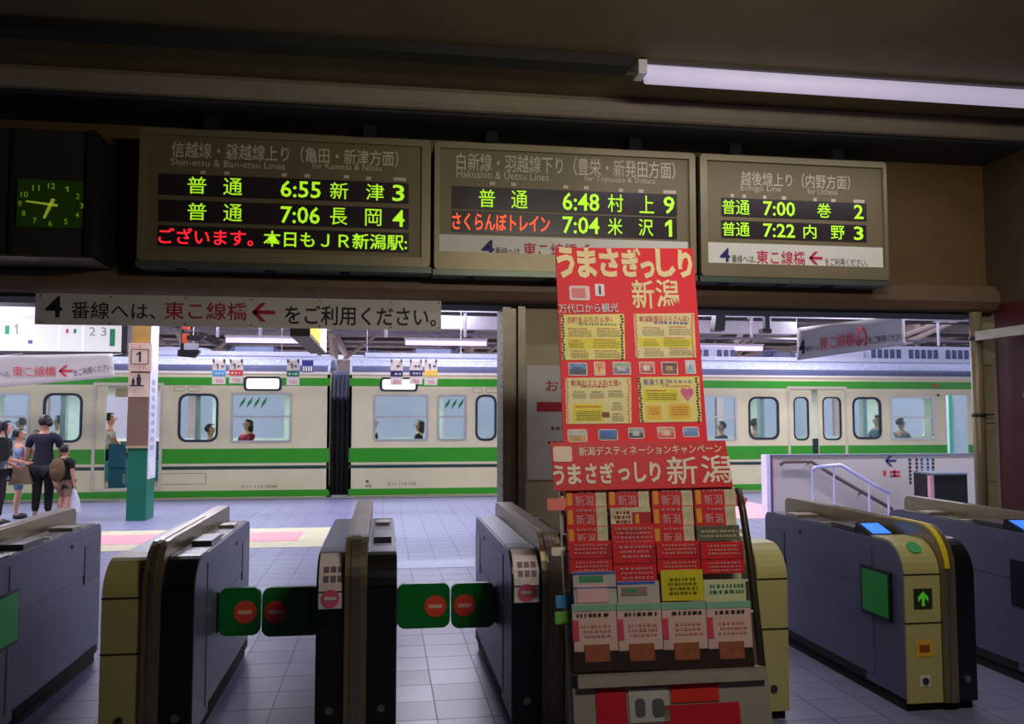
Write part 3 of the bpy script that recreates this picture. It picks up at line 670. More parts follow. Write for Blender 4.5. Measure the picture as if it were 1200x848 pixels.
for x, y in ((952, 550), (977, 546), (1018, 565), (1041, 578)):
    p = P(x, y, Y=12.0); MB().tube([p, (p.x, 12.0, 0)], .018, 6).build('post', VR, t)
t = thing('display_cabinet', 'low black cabinet with a pink side card beside the tan pipe', 'cabinet', (8.3, 11.9, 0))
a = wall_at(11.9).rect(1095, 556, 1134, 600)
MB().box(a[0], a[1], 11.9, 12.4, 0, P(1115, 556, Y=11.9).z).build('body', BLACKM, t)
MB().box(a[0], a[1], 11.88, 12.4, P(1115, 556, Y=11.9).z, P(1115, 554, Y=11.9).z).build('top', mat('cap_grey', (120, 130, 140), .4, .4), t)
MB().box(a[0]-.06, a[0], 11.9, 11.97, 0, P(1115, 557, Y=11.9).z).build('side_card', mat('pink_card', (222, 160, 170), .5), t)

# ------------------------------------------------------------------ the trains: two coupled carriages
YT = 17.8; TR = wall_at(YT)
def ux(px): return TR.uv(px, 500)[0]
Z = dict(roof=2.50, g1=2.405, g0=2.245, w1=2.045, w0=1.15, b1=.98, b0=.69, d1=.635, d0=.57, k1=.15, k0=0.02)
IN_WALL = mat('car_inner_wall', (206, 208, 200), .5); SEAT = mat('car_seat_teal', (20, 84, 92), .8, 0, .1, 12); BLUEF = mat('window_rubber', (30, 34, 56), .5)
ALU = mat('window_aluminium', (190, 190, 186), .35, .5); ROOF = mat('car_roof', (204, 208, 236), .5, .1, .22, 14, .2); ROOFD = mat('car_roof_dark', (84, 88, 120), .6)
TXT = mat('train_number', (96, 90, 78), .6)
LEAF = mat('garland_green', (70, 170, 90), .6)
def carriage(label, X0, X1, wins, doors, extra):
    t = thing('train_carriage', label, 'train', ((X0+X1)/2, YT+1.4, -.9))
    hs = []
    def rr(px0, y0, px1, y1, r): return rrect(*TR.rect(px0, y0, px1, y1), r, 3)
    for wd in wins: hs.append(rrect(ux(wd[0]), ux(wd[1]), wd[3], wd[4], wd[5], 3))
    for d in doors: hs.append([(ux(d[0]), .22), (ux(d[1]), .22), (ux(d[1]), 2.23), (ux(d[0]), 2.23)])
    for dd in extra.get('disp', []): hs.append(rrect(ux(dd[0]), ux(dd[1]), 2.16, 2.41, .05, 3))
    holes(TR, [(X0, 0.0), (X1, 0.0), (X1, Z['roof']), (X0, Z['roof'])], hs, -.06, 0).build('body_side', CREAM, t)
    def band(z0, z1, m, cuts, nm='stripe', w=.004):
        xs = [X0]+[c for cc_ in sorted(cuts) for c in cc_]+[X1]
        for a, b in zip(xs[::2], xs[1::2]):
            if b > a: MB().sbox(TR, a, b, z0, z1, 0, w).build(nm, m, t)
    dc = [(ux(d[0]), ux(d[1])) for d in doors]
    band(Z['g0'], Z['g1'], GREEN, [(ux(d[0])-.03, ux(d[1])+.03) for d in extra.get('disp', [])], 'green_stripe')
    band(Z['b0'], Z['b1'], GREEN, dc, 'green_band'); band(Z['d0'], Z['d1'], DGREEN, dc, 'dark_line')
    MB().sbox(TR, X0, X1, Z['k0'], Z['k1'], 0, .005).build('green_skirt', GREEN, t)
    MB().box(X0+.1, X1-.1, YT+.08, YT+2.7, -.55, 0).build('underframe', BLACKM, t)
    MB().sbox(TR, X0, X1, Z['roof']-.02, Z['roof']+.03, -.02, .02).build('rain_gutter', mat('gutter', (216, 206, 190), .5), t)
    # roof
    rp = [(YT, Z['roof']+.03), (YT+.02, 2.60), (YT+.10, 2.72), (YT+.30, 2.83), (YT+.8, 2.92), (YT+1.45, 2.95), (YT+2.1, 2.92), (YT+2.6, 2.83), (YT+2.8, 2.72), (YT+2.88, 2.5), (YT+2.84, 2.46), (YT+2.6, 2.74), (YT+1.45, 2.85), (YT+.3, 2.74), (YT+.06, 2.5)]
    MB().profx(rp, X0, X1).build('roof', ROOF, t, True)
    MB().profx([(YT-.006, Z['roof']+.03), (YT+.0, 2.61), (YT+.06, 2.665), (YT+.08, 2.64), (YT+.03, Z['roof']+.03)], X0+.05, X1-.05).build('roof_edge', ROOFD, t)
    MB().box(X0+.3, X1-.3, YT+.45, YT+.52, 2.885, 2.97).build('roof_rail', mat('roof_white', (210, 212, 226), .4), t)
    # ends, floor, inner far wall with its own windows
    MB().box(X0, X0+.05, YT+.0, YT+2.86, 0, 2.55).build('end_wall', CREAM, t); MB().box(X1-.05, X1, YT+.0, YT+2.86, 0, 2.55).build('end_wall', CREAM, t)
    MB().box(X0, X1, YT+.06, YT+2.8, .1, .2).build('car_floor', mat('car_floor', (70, 62, 56), .6), t)
    MB().box(X0+.05, X1-.05, YT+.1, YT+2.76, 2.40, 2.44).build('car_ceiling', mat('car_ceiling', (216, 218, 210), .6), t)
    FWL = Surf((0, YT+2.8, 0), (1, 0, 0), (0, 0, 1)); fh = []
    x = X0+.5
    while x < X1-1.5:
        fh.append(rrect(x, min(x+1.25, X1-.2), 1.12, 2.1, .06, 3)); x += 1.62
    holes(FWL, [(X0+.05, 0), (X1-.05, 0), (X1-.05, 2.5), (X0+.05, 2.5)], fh, -.03, .03).build('far_side', IN_WALL, t)
    # glass and frames
    for px0, px1, kind, z0, z1, r in wins:
        a = (ux(px0), ux(px1), z0, z1)
        g = MB().sbox(TR, *a, -.035, -.03).build('window_glass', GLASS, t)
        m = BLUEF if kind == 'r' else ALU
        o = rrect(a[0]-.035, a[1]+.035, a[2]-.035, a[3]+.035, r+.035, 3); i_ = rrect(a[0]+.012, a[1]-.012, a[2]+.012, a[3]-.012, r, 3)
        holes(TR, o, [i_], -.03, .012).build('window_frame', m, g)
        if kind in 'ab': MB().sbox(TR, a[0], a[1], (a[2]+a[3])/2-.0, (a[2]+a[3])/2+.04, -.03, .006).build('window_bar', ALU, g)
        if kind == 'r' and a[1]-a[0] > .5:
            q = a[0]+(a[1]-a[0])*.40; MB().sbox(TR, q, q+.1, a[2], a[3], -.2, -.05).build('inner_post', IN_WALL, g)
        if kind == 'b':
            for k in range(4):
                c = a[0]+.12+k*.14; MB().prism([(c, a[3]-.28), (c+.1, a[3]-.16), (c+.13, a[3]-.04), (c+.03, a[3]-.16)], TR.pt, -.05, -.045).build('green_leaf_sticker', LEAF, g)
    for d in doors:
        a0, a1 = ux(d[0]), ux(d[1])
        holes(TR, [(a0-.06, .16), (a1+.06, .16), (a1+.06, 2.29), (a0-.06, 2.29)], [[(a0, .22), (a0, 2.23), (a1, 2.23), (a1, .22)]], 0, .012).build('door_surround', mat('door_surround', (198, 190, 165), .4), t)
        for (l0, l1) in d[2]:
            b0, b1 = ux(l0), ux(l1)
            h_ = [rrect(ux(l0)+.12, ux(l1)-.10, 1.13, 2.03, .1, 3)] if b1-b0 > .3 else []
            lf = holes(TR, [(b0, .22), (b1, .22), (b1, 2.23), (b0, 2.23)], h_, -.05, -.01).build('door_leaf', CREAM, t)
            MB().sbox(TR, b0, b1, Z['b0'], Z['b1'], -.01, -.006).build('green_band', GREEN, lf); MB().sbox(TR, b0, b1, Z['d0'], Z['d1'], -.01, -.006).build('dark_line', DGREEN, lf)
            if h_:
                MB().sbox(TR, ux(l0)+.1, ux(l1)-.08, 1.12, 2.04, -.045, -.04).build('door_glass', GLASS, lf)
                holes(TR, rrect(ux(l0)+.09, ux(l1)-.07, 1.10, 2.06, .12, 3), h_, -.04, .0).build('glass_rubber', BLUEF, lf)
    for dd in extra.get('disp', []):
        a = (ux(dd[0]), ux(dd[1]))
        e = MB().sbox(TR, a[0]+.01, a[1]-.01, 2.17, 2.40, -.03, -.01).build('destination_display', mat('display_glow', (255, 244, 222), .5, emit=1.1, var=.02), t)
        holes(TR, rrect(a[0]-.03, a[1]+.03, 2.14, 2.43, .07, 3), [rrect(a[0]+.02, a[1]-.02, 2.18, 2.39, .04, 3)], -.01, .016).build('display_frame', BLUEF, e)
    for s_, q in extra.get('text', []): textm(TR, s_, (ux(q[0]), ux(q[1]), q[2], q[3]), .005, .0).build('lettering', TXT, t)
    for q in extra.get('hatch', []):
        a = (ux(q[0]), ux(q[1]), q[2], q[3]); holes(TR, rrect(*a, .03, 2), [rrect(a[0]+.012, a[1]-.012, a[2]+.012, a[3]-.012, .02, 2)], 0, .004).build('hatch_outline', mat('hatch_line', (150, 140, 118), .6), t)
    # seats and inside lamps
    MB().box(X0+.2, X1-.2, YT+2.30, YT+2.74, .2, .62).build('far_bench', SEAT, t); MB().box(X0+.2, X1-.2, YT+2.66, YT+2.75, .62, 1.06).build('far_bench_back', mat('car_seat_dark', (22, 48, 54), .8), t)
    for k, (a, b) in enumerate(extra.get('seats', [])):
        s = MB().box(ux(a), ux(b), YT+.15, YT+.75, .2, .62).build('seat_bench', SEAT, t); MB().box(ux(a), ux(b), YT+.10, YT+.2, .62, 1.08).build('seat_back', SEAT, s)
    for k in extra.get('lamps', []):
        x = ux(k); MB().tube([(x-.6, YT+1.45, 2.36), (x+.6, YT+1.45, 2.36)], .025, 8).build('tube', mat('car_tube', (240, 246, 252), .5, emit=4), t)
        l = bpy.data.lights.new('car_light', 'AREA'); l.shape = 'RECTANGLE'; l.size = 1.6; l.size_y = .3; l.energy = CAR_LAMP; l.color = (.9, .97, 1)
        o = bpy.data.objects.new('car_light', l); COL.objects.link(o); o.parent = t; o.location = Vector((x, YT+1.45, 2.32))-Vector(t['_o'])
    return t
W1, W0 = Z['w1'], Z['w0']
A_ = carriage('nearer-left cream and green train carriage with an open door behind the number pillar', ux(-330), ux(386),
   [(-60, 32, 'a', W0, W1, .02), (52, 94, 'r', W0, W1, .13), (210.5, 253.5, 'r', W0, W1, .13), (272, 340, 'b', W0-.02, W1+.02, .02), (-200, -110, 'a', W0, W1, .02)],
   [(112, 187, [(112, 123.5)])],
   dict(disp=[(286.5, 327.5)], text=[('クハ 115-2040', (283, 326, .19, .26))], hatch=[(190, 243, .28, .5), (146, 148, .3, .5), (202, 215, 2.12, 2.22), (219, 234, 2.12, 2.22)],
        seats=[(-50, 32), (60, 106), (126, 146), (212, 262), (272, 345)], lamps=[-40, 70, 160, 240, 310]))
B_ = carriage('cream and green second train carriage running right behind the red poster', ux(409), ux(1215),
   [(439, 500, 'a', W0, W1, .04), (514, 545, 'b', W0, W1, .04), (559, 580, 'r', W0, W1, .12), (690, 760, 'a', W0, W1, .02), (826, 862, 'a', W0-.02, W1, .02), (879, 911.5, 'r', W0, W1-.02, .13), (1001, 1031.5, 'r', W0, W1-.02, .13), (1045, 1094, 'a', W0-.02, W1, .02), (1112, 1128, 'a', W0, W1, .02)],
   [(926, 990, [(926, 952), (960, 990)]), (600, 664, [(600, 632), (632, 664)])],
   dict(disp=[(446.5, 487.5)], text=[('モハ 114-102', (454, 488, .21, .28)), ('●', (429, 433, .27, .33)), ('自', (429, 436, .18, .24))], hatch=[(553, 565, 2.12, 2.22), (569, 583, 2.12, 2.22)],
        seats=[(432, 500), (512, 550), (826, 870), (876, 922), (996, 1036), (1044, 1100)], lamps=[456, 530, 740, 850, 950, 1060, 1130]))
# open doorway details and pictogram header of the first carriage
MB().sbox(TR, ux(124), ux(148), 2.02, 2.20, -.6, -.55).build('line_map', mat('line_map', (206, 200, 160), .5), A_)
p = MB().tube([(ux(151), YT+.2, .2), (ux(151), YT+.2, 2.4)], .02, 8).build('grab_pole', STEEL, A_, True)
MB().box(ux(146), ux(146)+.04, YT+.15, YT+.9, .9, 1.7).build('draught_screen', mat('screen_wood', (170, 146, 106), .5), A_)
q = ux(1107); MB().sbox(TR, ux(1096), ux(1099), 2.28, 2.36, .004, .03).build('red_side_lamp', mat('side_lamp_red', (210, 50, 50), .4), B_)
MB().sbox(TR, ux(1099.5), ux(1101.5), 2.08, 2.13, 0, .02).build('black_knob', BLACK, B_)
# gangway bellows between the carriages
gb = thing('gangway_bellows', 'black ribbed gangway bellows between the two train carriages', 'gangway', ((ux(386)+ux(409))/2, YT+1.4, -.2))
for k in range(7):
    x = ux(386)+.01+(ux(409)-ux(386)-.02)*k/7; wd = (ux(409)-ux(386)-.02)/7
    f = MB(); yy0, yy1 = YT+.35+(.06 if k % 2 else 0), YT+2.4
    f.box(x, x+wd*.9, yy0, yy1, 0.0, 1.95+(0 if k % 2 else .06)); f.build('bellows_fold', BLACKM, gb)
MB().box(ux(386)+.01, ux(409)-.01, YT+.8, YT+2.3, 1.95, 2.6).build('cable_hood', mat('gangway_pale', (200, 206, 236), .5), gb)
for k in range(4): MB().tube([(ux(389.5+k*5), YT+.5, 1.2), (ux(389+k*5), YT+.45, 2.05), (ux(389+k*5), YT+.7, 2.5)], .035, 6).build('jumper_cable', mat('jumper_grey', (120, 124, 150), .5), gb)
# equipment on the roofs: each bolted down, part of its carriage
def unit(par, px0, px1, ytop, ybot, m, round_=False, louv=False, Y0=YT+.75, dep=1.3, nm='air_conditioner'):
    a = P(px0, ytop, Y=Y0); b = P(px1, ybot, Y=Y0); z1, z0 = a.z, min(b.z, 2.9)
    z0 = 2.86
    if round_:
        prof = [(Y0, z0), (Y0, z1-.1), (Y0+.1, z1), (Y0+dep-.1, z1), (Y0+dep, z1-.1), (Y0+dep, z0)]
        o = MB(); n = 4
        o.profx(prof, a.x+.12, b.x-.12); o.build(nm, m, par)
        for s_, x in ((-1, a.x), (1, b.x)):
            e = MB(); e.prism([(x+.0*s_, z0+.02), (x-.12*s_, z0+.02), (x-.12*s_, z1), (x-.03*s_, z1-.05)], lambda p_, q_, y: (p_, y, q_), Y0+.02, Y0+dep-.02); e.build('end_cap', ROOFD, o_last(par))
    else:
        bpy_o = MB().box(a.x, b.x, Y0, Y0+dep, z0, z1).build(nm, m, par)
        MB().box(a.x-.05, b.x+.05, Y0-.04, Y0+.0, z0, z0+.07).build('base_rail', ROOFD, bpy_o)
        if louv:
            n = int((b.x-a.x)/.16)
            for k in range(n):
                x = a.x+.06+k*.16
                if k % 6 == 5: continue
                MB().sbox(wall_at(Y0), x, x+.11, z0+.12, z1-.08, .0, .012).build('louvre', ROOFD, bpy_o)
def o_last(par): return [o for o in par.children if o.name.startswith(('air_conditioner', 'roof_ventilator'))][-1]
ACW = mat('ac_white', (214, 210, 232), .45); ACG = mat('ac_grey', (140, 148, 182), .5)
unit(A_, 268, 327, 405, 418, ACG, True); unit(A_, 178, 224, 406, 420, ACW); unit(A_, 2, 90, 403, 418, ACW, False, True)
unit(B_, 481, 535, 408, 418, ACG, True, nm='roof_ventilator'); unit(B_, 790, 861, 405, 419, ACW, False, True); unit(B_, 905, 934, 412, 420, mat('ac_dark', (96, 98, 118), .5), True, nm='roof_ventilator')
unit(B_, 1018, 1160, 405, 418, ACW, False, True); unit(B_, 962, 1012, 409, 420, ACW)
for k in range(3):
    x = P(898+k*4, 415, Y=YT+.9).x; MB().tube([(x, YT+.9, 2.9), (x-.06, YT+.9, 3.12), (x+.15, YT+.9, 3.14)], .035, 6).build('roof_hose', ROOFD, B_)
for k in range(2):
    x = P(425+k*7, 415, Y=YT+.9).x; MB().tube([(x, YT+.9, 2.88), (x+.12, YT+.9, 3.05), (x+.5, YT+.9, 2.92)], .02, 6).build('roof_cable', ROOFD, B_)
# pale sheeted heap and white box on the roofs
MB().ell(P(236, 416, Y=YT+1.2), (.3, .3, .16), 10, 6).build('roof_cover', ACW, A_, True)
t = thing('platform_signboard', 'tall pale green platform board standing at the right end of the train', 'board', (P(1121, 520, Y=14.6).x, 14.6, 0))
xx = [P(v, 500, Y=14.6).x for v in (1112, 1134, 1115)]
MB().box(xx[0], xx[1], 14.6, 14.66, .2, P(1120, 463, Y=14.6).z).build('panel', mat('pale_green_board', (176, 200, 204), .4), t)
MB().box(xx[0], xx[2], 14.57, 14.6, .2, P(1120, 463, Y=14.6).z).build('green_edge', mat('edge_green', (60, 170, 130), .4), t)
MB().box(xx[0]+.05, xx[0]+.1, 14.6, 14.65, 0, .2).build('foot', DARK, t); MB().box(xx[1]-.1, xx[1]-.05, 14.6, 14.65, 0, .2).build('foot', DARK, t)

# ------------------------------------------------------------------ ticket gates
G0, G1, GH, FH = 4.42, 6.14, .91, 1.0
COVER_C = mat('gate_cream', (178, 170, 108), .4, 0, .05, 4); COVER_B = mat('gate_black', (18, 16, 22), .32); FINM = mat('gate_fin_steel', (146, 132, 104), .35, .7, .12, 5, .05, stretch=(20, 1, 20))
DECKB = mat('gate_deck_black', (22, 22, 28), .25); DECKG = mat('gate_deck_grey', (120, 122, 136), .35, .4)
def prof(y0, y1, h, R, r2=.06, z0=.07, n=7):
    p = [(y0, z0)]+[(y0+R-R*math.cos(a), h-R+R*math.sin(a)) for a in [k*math.pi/2/n for k in range(n+1)]]
    p += [(y1-r2+r2*math.sin(a), h-r2+r2*math.cos(a)) for a in [k*math.pi/2/4 for k in range(5)]]+[(y1, z0)]
    return p
def strip_prof(y0, h, R, top, t_=.012, z0=.05, n=8):
    out = [(y0-t_, z0)]+[(y0+R-(R+t_)*math.cos(a), h-R+(R+t_)*math.sin(a)) for a in [k*math.pi/2/n for k in range(n+1)]]+[(y0+top, h+t_)]
    inn = [(y0, z0)]+[(y0+R-R*math.cos(a), h-R+R*math.sin(a)) for a in [k*math.pi/2/n for k in range(n+1)]]+[(y0+top, h)]
    return out+inn[::-1]
PINK = mat('sticker_pink', (228, 96, 132), .5); STK = mat('sticker_pale', (226, 214, 206), .5)
def ontop(y0, h, R, s, t_):
    """point of the rounded front at arc parameter s in metres measured up from the start of the curve"""
    a = s/R
    return (y0+R-(R+t_)*math.cos(a), h-R+(R+t_)*math.sin(a))
def gate(label, x0, f0, f1, x1, lc, rc, deckL, deckR, sticker=False, side=None, fin_far=.0, near=True, screen=None, extras=()):
    t = thing('ticket_gate', label, 'ticket gate', ((x0+x1)/2, (G0+G1)/2, 0), 'automatic ticket gates')
    R = .17
    MB().box(x0+.015, x1-.015, G0+.02, G1-.02, 0, .07).build('plinth', BLACKM, t)
    for nm, a, b, c, dk in (('left_cabinet', x0, f0, lc, deckL), ('right_cabinet', f1, x1, rc, deckR)):
        cb = MB().profx(prof(G0, G1, GH, R), a, b).build(nm, GSTEEL, t)
        m = COVER_C if c == 'c' else COVER_B
        cv_ = MB().profx(strip_prof(G0, GH, R, .30), a+.004, b-.004).build('front_cover', m, cb)
        for zz in (.48, .745): MB().box(a+.002, b-.002, G0-.016, G0+.01, zz, zz+.006).build('cover_joint', BLACKM, cb)
        uu = (a+b)/2
        MB().tube([(uu, G0-.012, .17), (uu, G0-.022, .17)], .019, 12).build('lock', STEEL if c == 'b' else DARK, cb)
        # deck: recessed panels with reader pad, slots
        MB().box(a+.012, b-.012, G0+.32, G1-.08, GH, GH+.006).build('deck', DECKB if dk == 'b' else DECKG, cb)
        if dk == 'b':
            MB().box(a+.025, b-.025, G0+.52, G0+.80, GH+.006, GH+.03).build('reader_pad', mat('reader_grey', (60, 60, 66), .3), cb)
            MB().box(a+.03, b-.03, G1-.45, G1-.30, GH+.006, GH+.022).build('slot_plate', mat('slot_plate', (170, 160, 140), .3, .5), cb)
            MB().box(a+.03, b-.03, G0+.9, G0+.95, GH+.006, GH+.012).build('ticket_slot', mat('slot_plate', (170, 160, 140), .3, .5), cb)
    # raised centre fin
    R2 = .22
    fin = MB().profx(prof(G0-.03, G1+.12+fin_far, FH, R2, .05, .05), f0, f1).build('centre_fin', FINM, t)
    MB().profx(strip_prof(G0-.03, FH, R2, 1.2, .006), f0+.03, f1-.03).build('fin_strip', STEEL, fin)
    MB().box(f0-.002, f1+.002, G0+.02, G0+.06, FH-.1, FH-.08).build('fin_joint', STEEL, fin)
    # side skins with seams
    for sx, a, s_ in ((x0, 'left', -1), (x1, 'right', 1)):
        sk = MB()
        sk.box(min(sx, sx+s_*.004), max(sx, sx+s_*.004), G0+.30, G1-.10, .62, .86)
        cb = [c for c in t.children if c.name.startswith(a)][0]
        sk.build('upper_side_panel', GSTEEL, cb)
        MB().box(min(sx, sx+s_*.004), max(sx, sx+s_*.004), G0+.30, G1-.35, .12, .60).build('lower_side_panel', GSTEEL, cb)
        MB().box(min(sx, sx+s_*.008), max(sx, sx+s_*.008), G1-.32, G1-.05, .56, .80).build('dark_side_window', mat('dark_window', (34, 36, 60), .3), cb)
        MB().tube([(sx, G1-.55, .83), (sx+s_*.01, G1-.55, .83)], .013, 10).build('sensor', BLACK, cb)
        MB().box(min(sx, sx+s_*.006), max(sx, sx+s_*.006), G0+.4, G1-.05, .07, .12).build('kick_strip', BLACKM, cb)
    if sticker:
        R_ = R; cb = [c for c in t.children if c.name.startswith('left')][0]
        ps = [ontop(G0, GH, R_, R_*math.pi/2*k/6, .0145) for k in range(6)]; ps = [(G0-.0145, .665)]+ps
        m = MB(); vs = []
        for y, z in ps: vs += [(x0+.012, y, z), (f0-.012, y, z)]
        m.add(vs, [(2*k, 2*k+1, 2*k+3, 2*k+2) for k in range(len(ps)-1)]); st = m.build('front_sticker', STK, cb)
        SFm = wall_at(G0-.016); c = (x0+f0)/2
        disc(SFm, c, .715, .045, 0, .002).build('no_entry_mark', PINK, cb)
        MB().sbox(SFm, c-.03, c+.03, .708, .724, .002, .004).build('no_entry_bar', STK, cb)
        g = MB(); R5 = random.Random(3)
        for row in range(2):
            for k in range(3):
                s0 = .05+row*.045; pa = ontop(G0, GH, R_, s0, .017); pb = ontop(G0, GH, R_, s0+.03, .017); xx_ = x0+.035+k*.035
                g.add([(xx_, pa[0], pa[1]), (xx_+.026, pa[0], pa[1]), (xx_+.026, pb[0], pb[1]), (xx_, pb[0], pb[1])], [(0, 1, 2, 3)])
        g.build('sticker_print', mat('sticker_print', (120, 90, 110), .5), cb)['kind'] = 'stuff'
    return t
def cab(t, w_): return [c for c in t.children if c.name.startswith(w_)][0]
gA = gate('leftmost ticket gate, cut off by the picture edge, grey side in shadow', -2.36, -2.17, -2.07, -1.87, 'c', 'b', 'g', 'b')
gB = gate('ticket gate with a cream front left of a black one, second from the left', -1.335, -1.142, -1.06, -.905, 'c', 'b', 'g', 'b')
gC = gate('narrow black-fronted ticket gate standing alone between the two closed lanes', -.325, -.185, -.075, .075, 'b', 'b', 'g', 'b', True, fin_far=.3)
gD = gate('black-fronted ticket gate just left of the leaflet rack, with pink sticker', .66, .815, .93, 1.09, 'b', 'b', 'g', 'b', True)
gE = gate('ticket gate with a cream front partly hidden by the leaflet rack', 1.72, 1.90, 1.985, 2.17, 'b', 'c', 'b', 'g')
gF = gate('ticket gate at right with a green screen on its side and cream front with signs', 2.85, 3.07, 3.15, 3.28, 'c', 'b', 'b', 'g')
gG = gate('rightmost ticket gate, long dim side, cut off by the picture edge', 3.86, 4.07, 4.15, 4.32, 'c', 'b', 'b', 'g')
# green and blue screens, signs on the two right gates
GS = mat('green_screen', (20, 120, 40), .4, emit=.12, var=.02); BS = mat('blue_screen', (60, 130, 250), .4, emit=.9, var=.02)
for g_, x in ((gF, 2.85), (gG, 3.86), (gA, -1.87)):
    cb = cab(g_, 'left' if g_ is not gA else 'right'); s_ = -1 if g_ is not gA else 1
    if g_ is not gG:
        MB().box(min(x, x+s_*.014), max(x, x+s_*.014), G0+.10, G0+.40, .46, .74).build('screen_bezel', BLACK, cb)
        MB().box(min(x, x+s_*.018), max(x, x+s_*.018), G0+.12, G0+.38, .48, .72).build('green_screen', GS, cb)
    else: MB().box(x-.014, x, G0+.12, G0+.42, .46, .74).build('dark_screen', BLACK, cb)
for g_, a, b in ((gF, 2.85, 3.07), (gG, 3.86, 4.07)):
    cb = cab(g_, 'left')
    MB().prism([(G0+.34, GH+.004), (G0+.52, GH+.004), (G0+.52, GH+.06)], lambda p_, q_, x: (x, p_, q_), a+.03, b-.03).build('screen_wedge', BLACK, cb)
    m = MB(); n_ = Vector((0, -.056, .18)).normalized()*.003
    vs = [Vector(v)+n_ for v in ((a+.05, G0+.36, GH+.01), (b-.05, G0+.36, GH+.01), (b-.05, G0+.50, GH+.054), (a+.05, G0+.50, GH+.054))]
    m.add(vs, [(0, 1, 2, 3)]); m.build('blue_screen', BS, cb)
cb = cab(gF, 'left'); SG = wall_at(G0-.0125); c = 2.96
ya, za = ontop(G0, GH, .17, .17*.9, .014)
nrm = Vector((0, -math.cos(.9), math.sin(.9))); SGr = Surf((c, ya, za), (1, 0, 0), nrm.cross(Vector((1, 0, 0))) if True else None)
disc(SGr, 0, 0, .042, 0, .003).build('green_round_sticker', mat('sticker_green', (60, 160, 90), .5), cb)
gp = MB().sbox(SG, c-.055, c+.055, .56, .67, 0, .004).build('arrow_display', mat('arrow_display', (40, 50, 20), .4), cb)
m = MB().prism([(c-.008, .575), (c+.008, .575), (c+.008, .62), (c+.03, .60), (c+.03, .625), (c, .655), (c-.03, .625), (c-.03, .60), (c-.008, .62)], SG.pt, .004, .006)
m.build('green_arrow', mat('arrow_green', (70, 170, 40), .5, emit=.35, var=0), cb)
MB().sbox(SG, c-.05, c+.05, .30, .39, 0, .003).build('orange_sticker', mat('sticker_orange', (222, 170, 40), .5), cb)
MB().sbox(SG, c-.03, c+.03, .325, .365, .003, .005).build('sticker_mark', mat('sticker_mark', (150, 70, 20), .5), cb)
MB().sbox(SG, c-.03, c+.03, .14, .20, 0, .003).build('small_label', STK, cb)
fn = [q for q in gF.children if q.name.startswith('centre_fin')][0]
MB().profx(strip_prof(G0-.03, FH, .22, .5, .01, .80), 3.08, 3.11).build('yellow_edge_strip', mat('yellow_edge', (222, 196, 40), .4), fn)
# flap doors, two leaves per closed lane
FG = mat('flap_green', (0, 118, 40), .4, 0, .03); RO = mat('flap_red', (232, 74, 48), .5)
def flap(lb, x0, x1, y0, y1, hx, sy):
    Yf = 5.0
    t = thing('flap_door', lb, 'gate flap', (hx, Yf, .37), 'green flap doors of the closed lanes')
    S_ = wall_at(Yf); a = S_.rect(x0, y0, x1, y1); a = (hx+.012 if abs(a[0]-hx) < .1 else a[0], hx-.012 if abs(a[1]-hx) < .1 else a[1], a[2], a[3])
    MB().prism(rrect(*a, .045), S_.pt, -.02, .02).build('padded_leaf', FG, t)
    c = sy; u, v = S_.uv(c, (y0+y1)/2); 
    disc(S_, u, v, .062, .02, .024).build('no_entry_disc', RO, t)
    o = MB().sbox(S_, u-.038, u+.038, v-.010, v+.010, .024, .027).build('white_bar', mat('bar_pale', (238, 190, 170), .5), t)
    hq = hx+(.008 if abs(a[0]-hx) < .1 else -.008); MB().tube([(hq, Yf-.02, a[2]+.02), (hq, Yf-.02, a[3]-.02)], .006, 8).build('hinge', BLACK, t)
flap('green flap door fixed to the cream-fronted gate, left leaf of the left lane', 240, 306, 688, 744, -.905, 288)
flap('green flap door fixed to the middle gate, right leaf of the left lane', 307.5, 372, 687, 744, -.325, 324)
flap('green flap door fixed to the middle gate, left leaf of the right lane', 463, 527, 683, 735, .075, 510)
flap('green flap door fixed to the gate by the leaflet rack, right leaf', 528.5, 594, 682, 734, .66, 544)

# ------------------------------------------------------------------ leaflet rack, leaning back
LV = Vector((0, .21, 1)).normalized()
SR0 = Surf((0, 4.03, 0), (1, 0, 0), LV)
rk = thing('leaflet_rack', 'leaning pale metal leaflet rack with a red header board and red base panel', 'rack', (1.35, 4.1, 0))
RKM = mat('rack_white', (196, 190, 176), .5, 0, .05)
xL0, xR0 = .92, 1.82
def lean_box(S, u0, u1, z0, z1, w0, w1): 
    k = LV.z; return MB().sbox(S, u0, u1, z0/k, z1/k, w0, w1)
lean_box(SR0, xL0, xR0, .03, 1.27, -.03, -.01).build('back_panel', RKM, rk)
MB().tube([SR0.pt(xL0-.02, .02, .0), SR0.pt(xL0-.02, 1.30, .0)], .016, 8).build('side_post', RKM, rk, True)
pp = [SR0.pt(xR0+.03, v, w_) for v, w_ in ((.02, .06), (.5, .06), (.9, .05), (1.15, .02), (1.27, -.01))]
MB().tube(pp, .02, 8).build('curved_side_post', mat('rack_dark', (58, 50, 40), .4, .3), rk, True)
for x in (xL0+.02, xR0-.02): MB().tube([(x, 4.06, .02), (x, 4.40, .02)], .02, 8).build('foot', RKM, rk, True); MB().tube([(x, 4.38, .02), (x, 4.27, 1.1)], .014, 8).build('back_strut', RKM, rk, True)
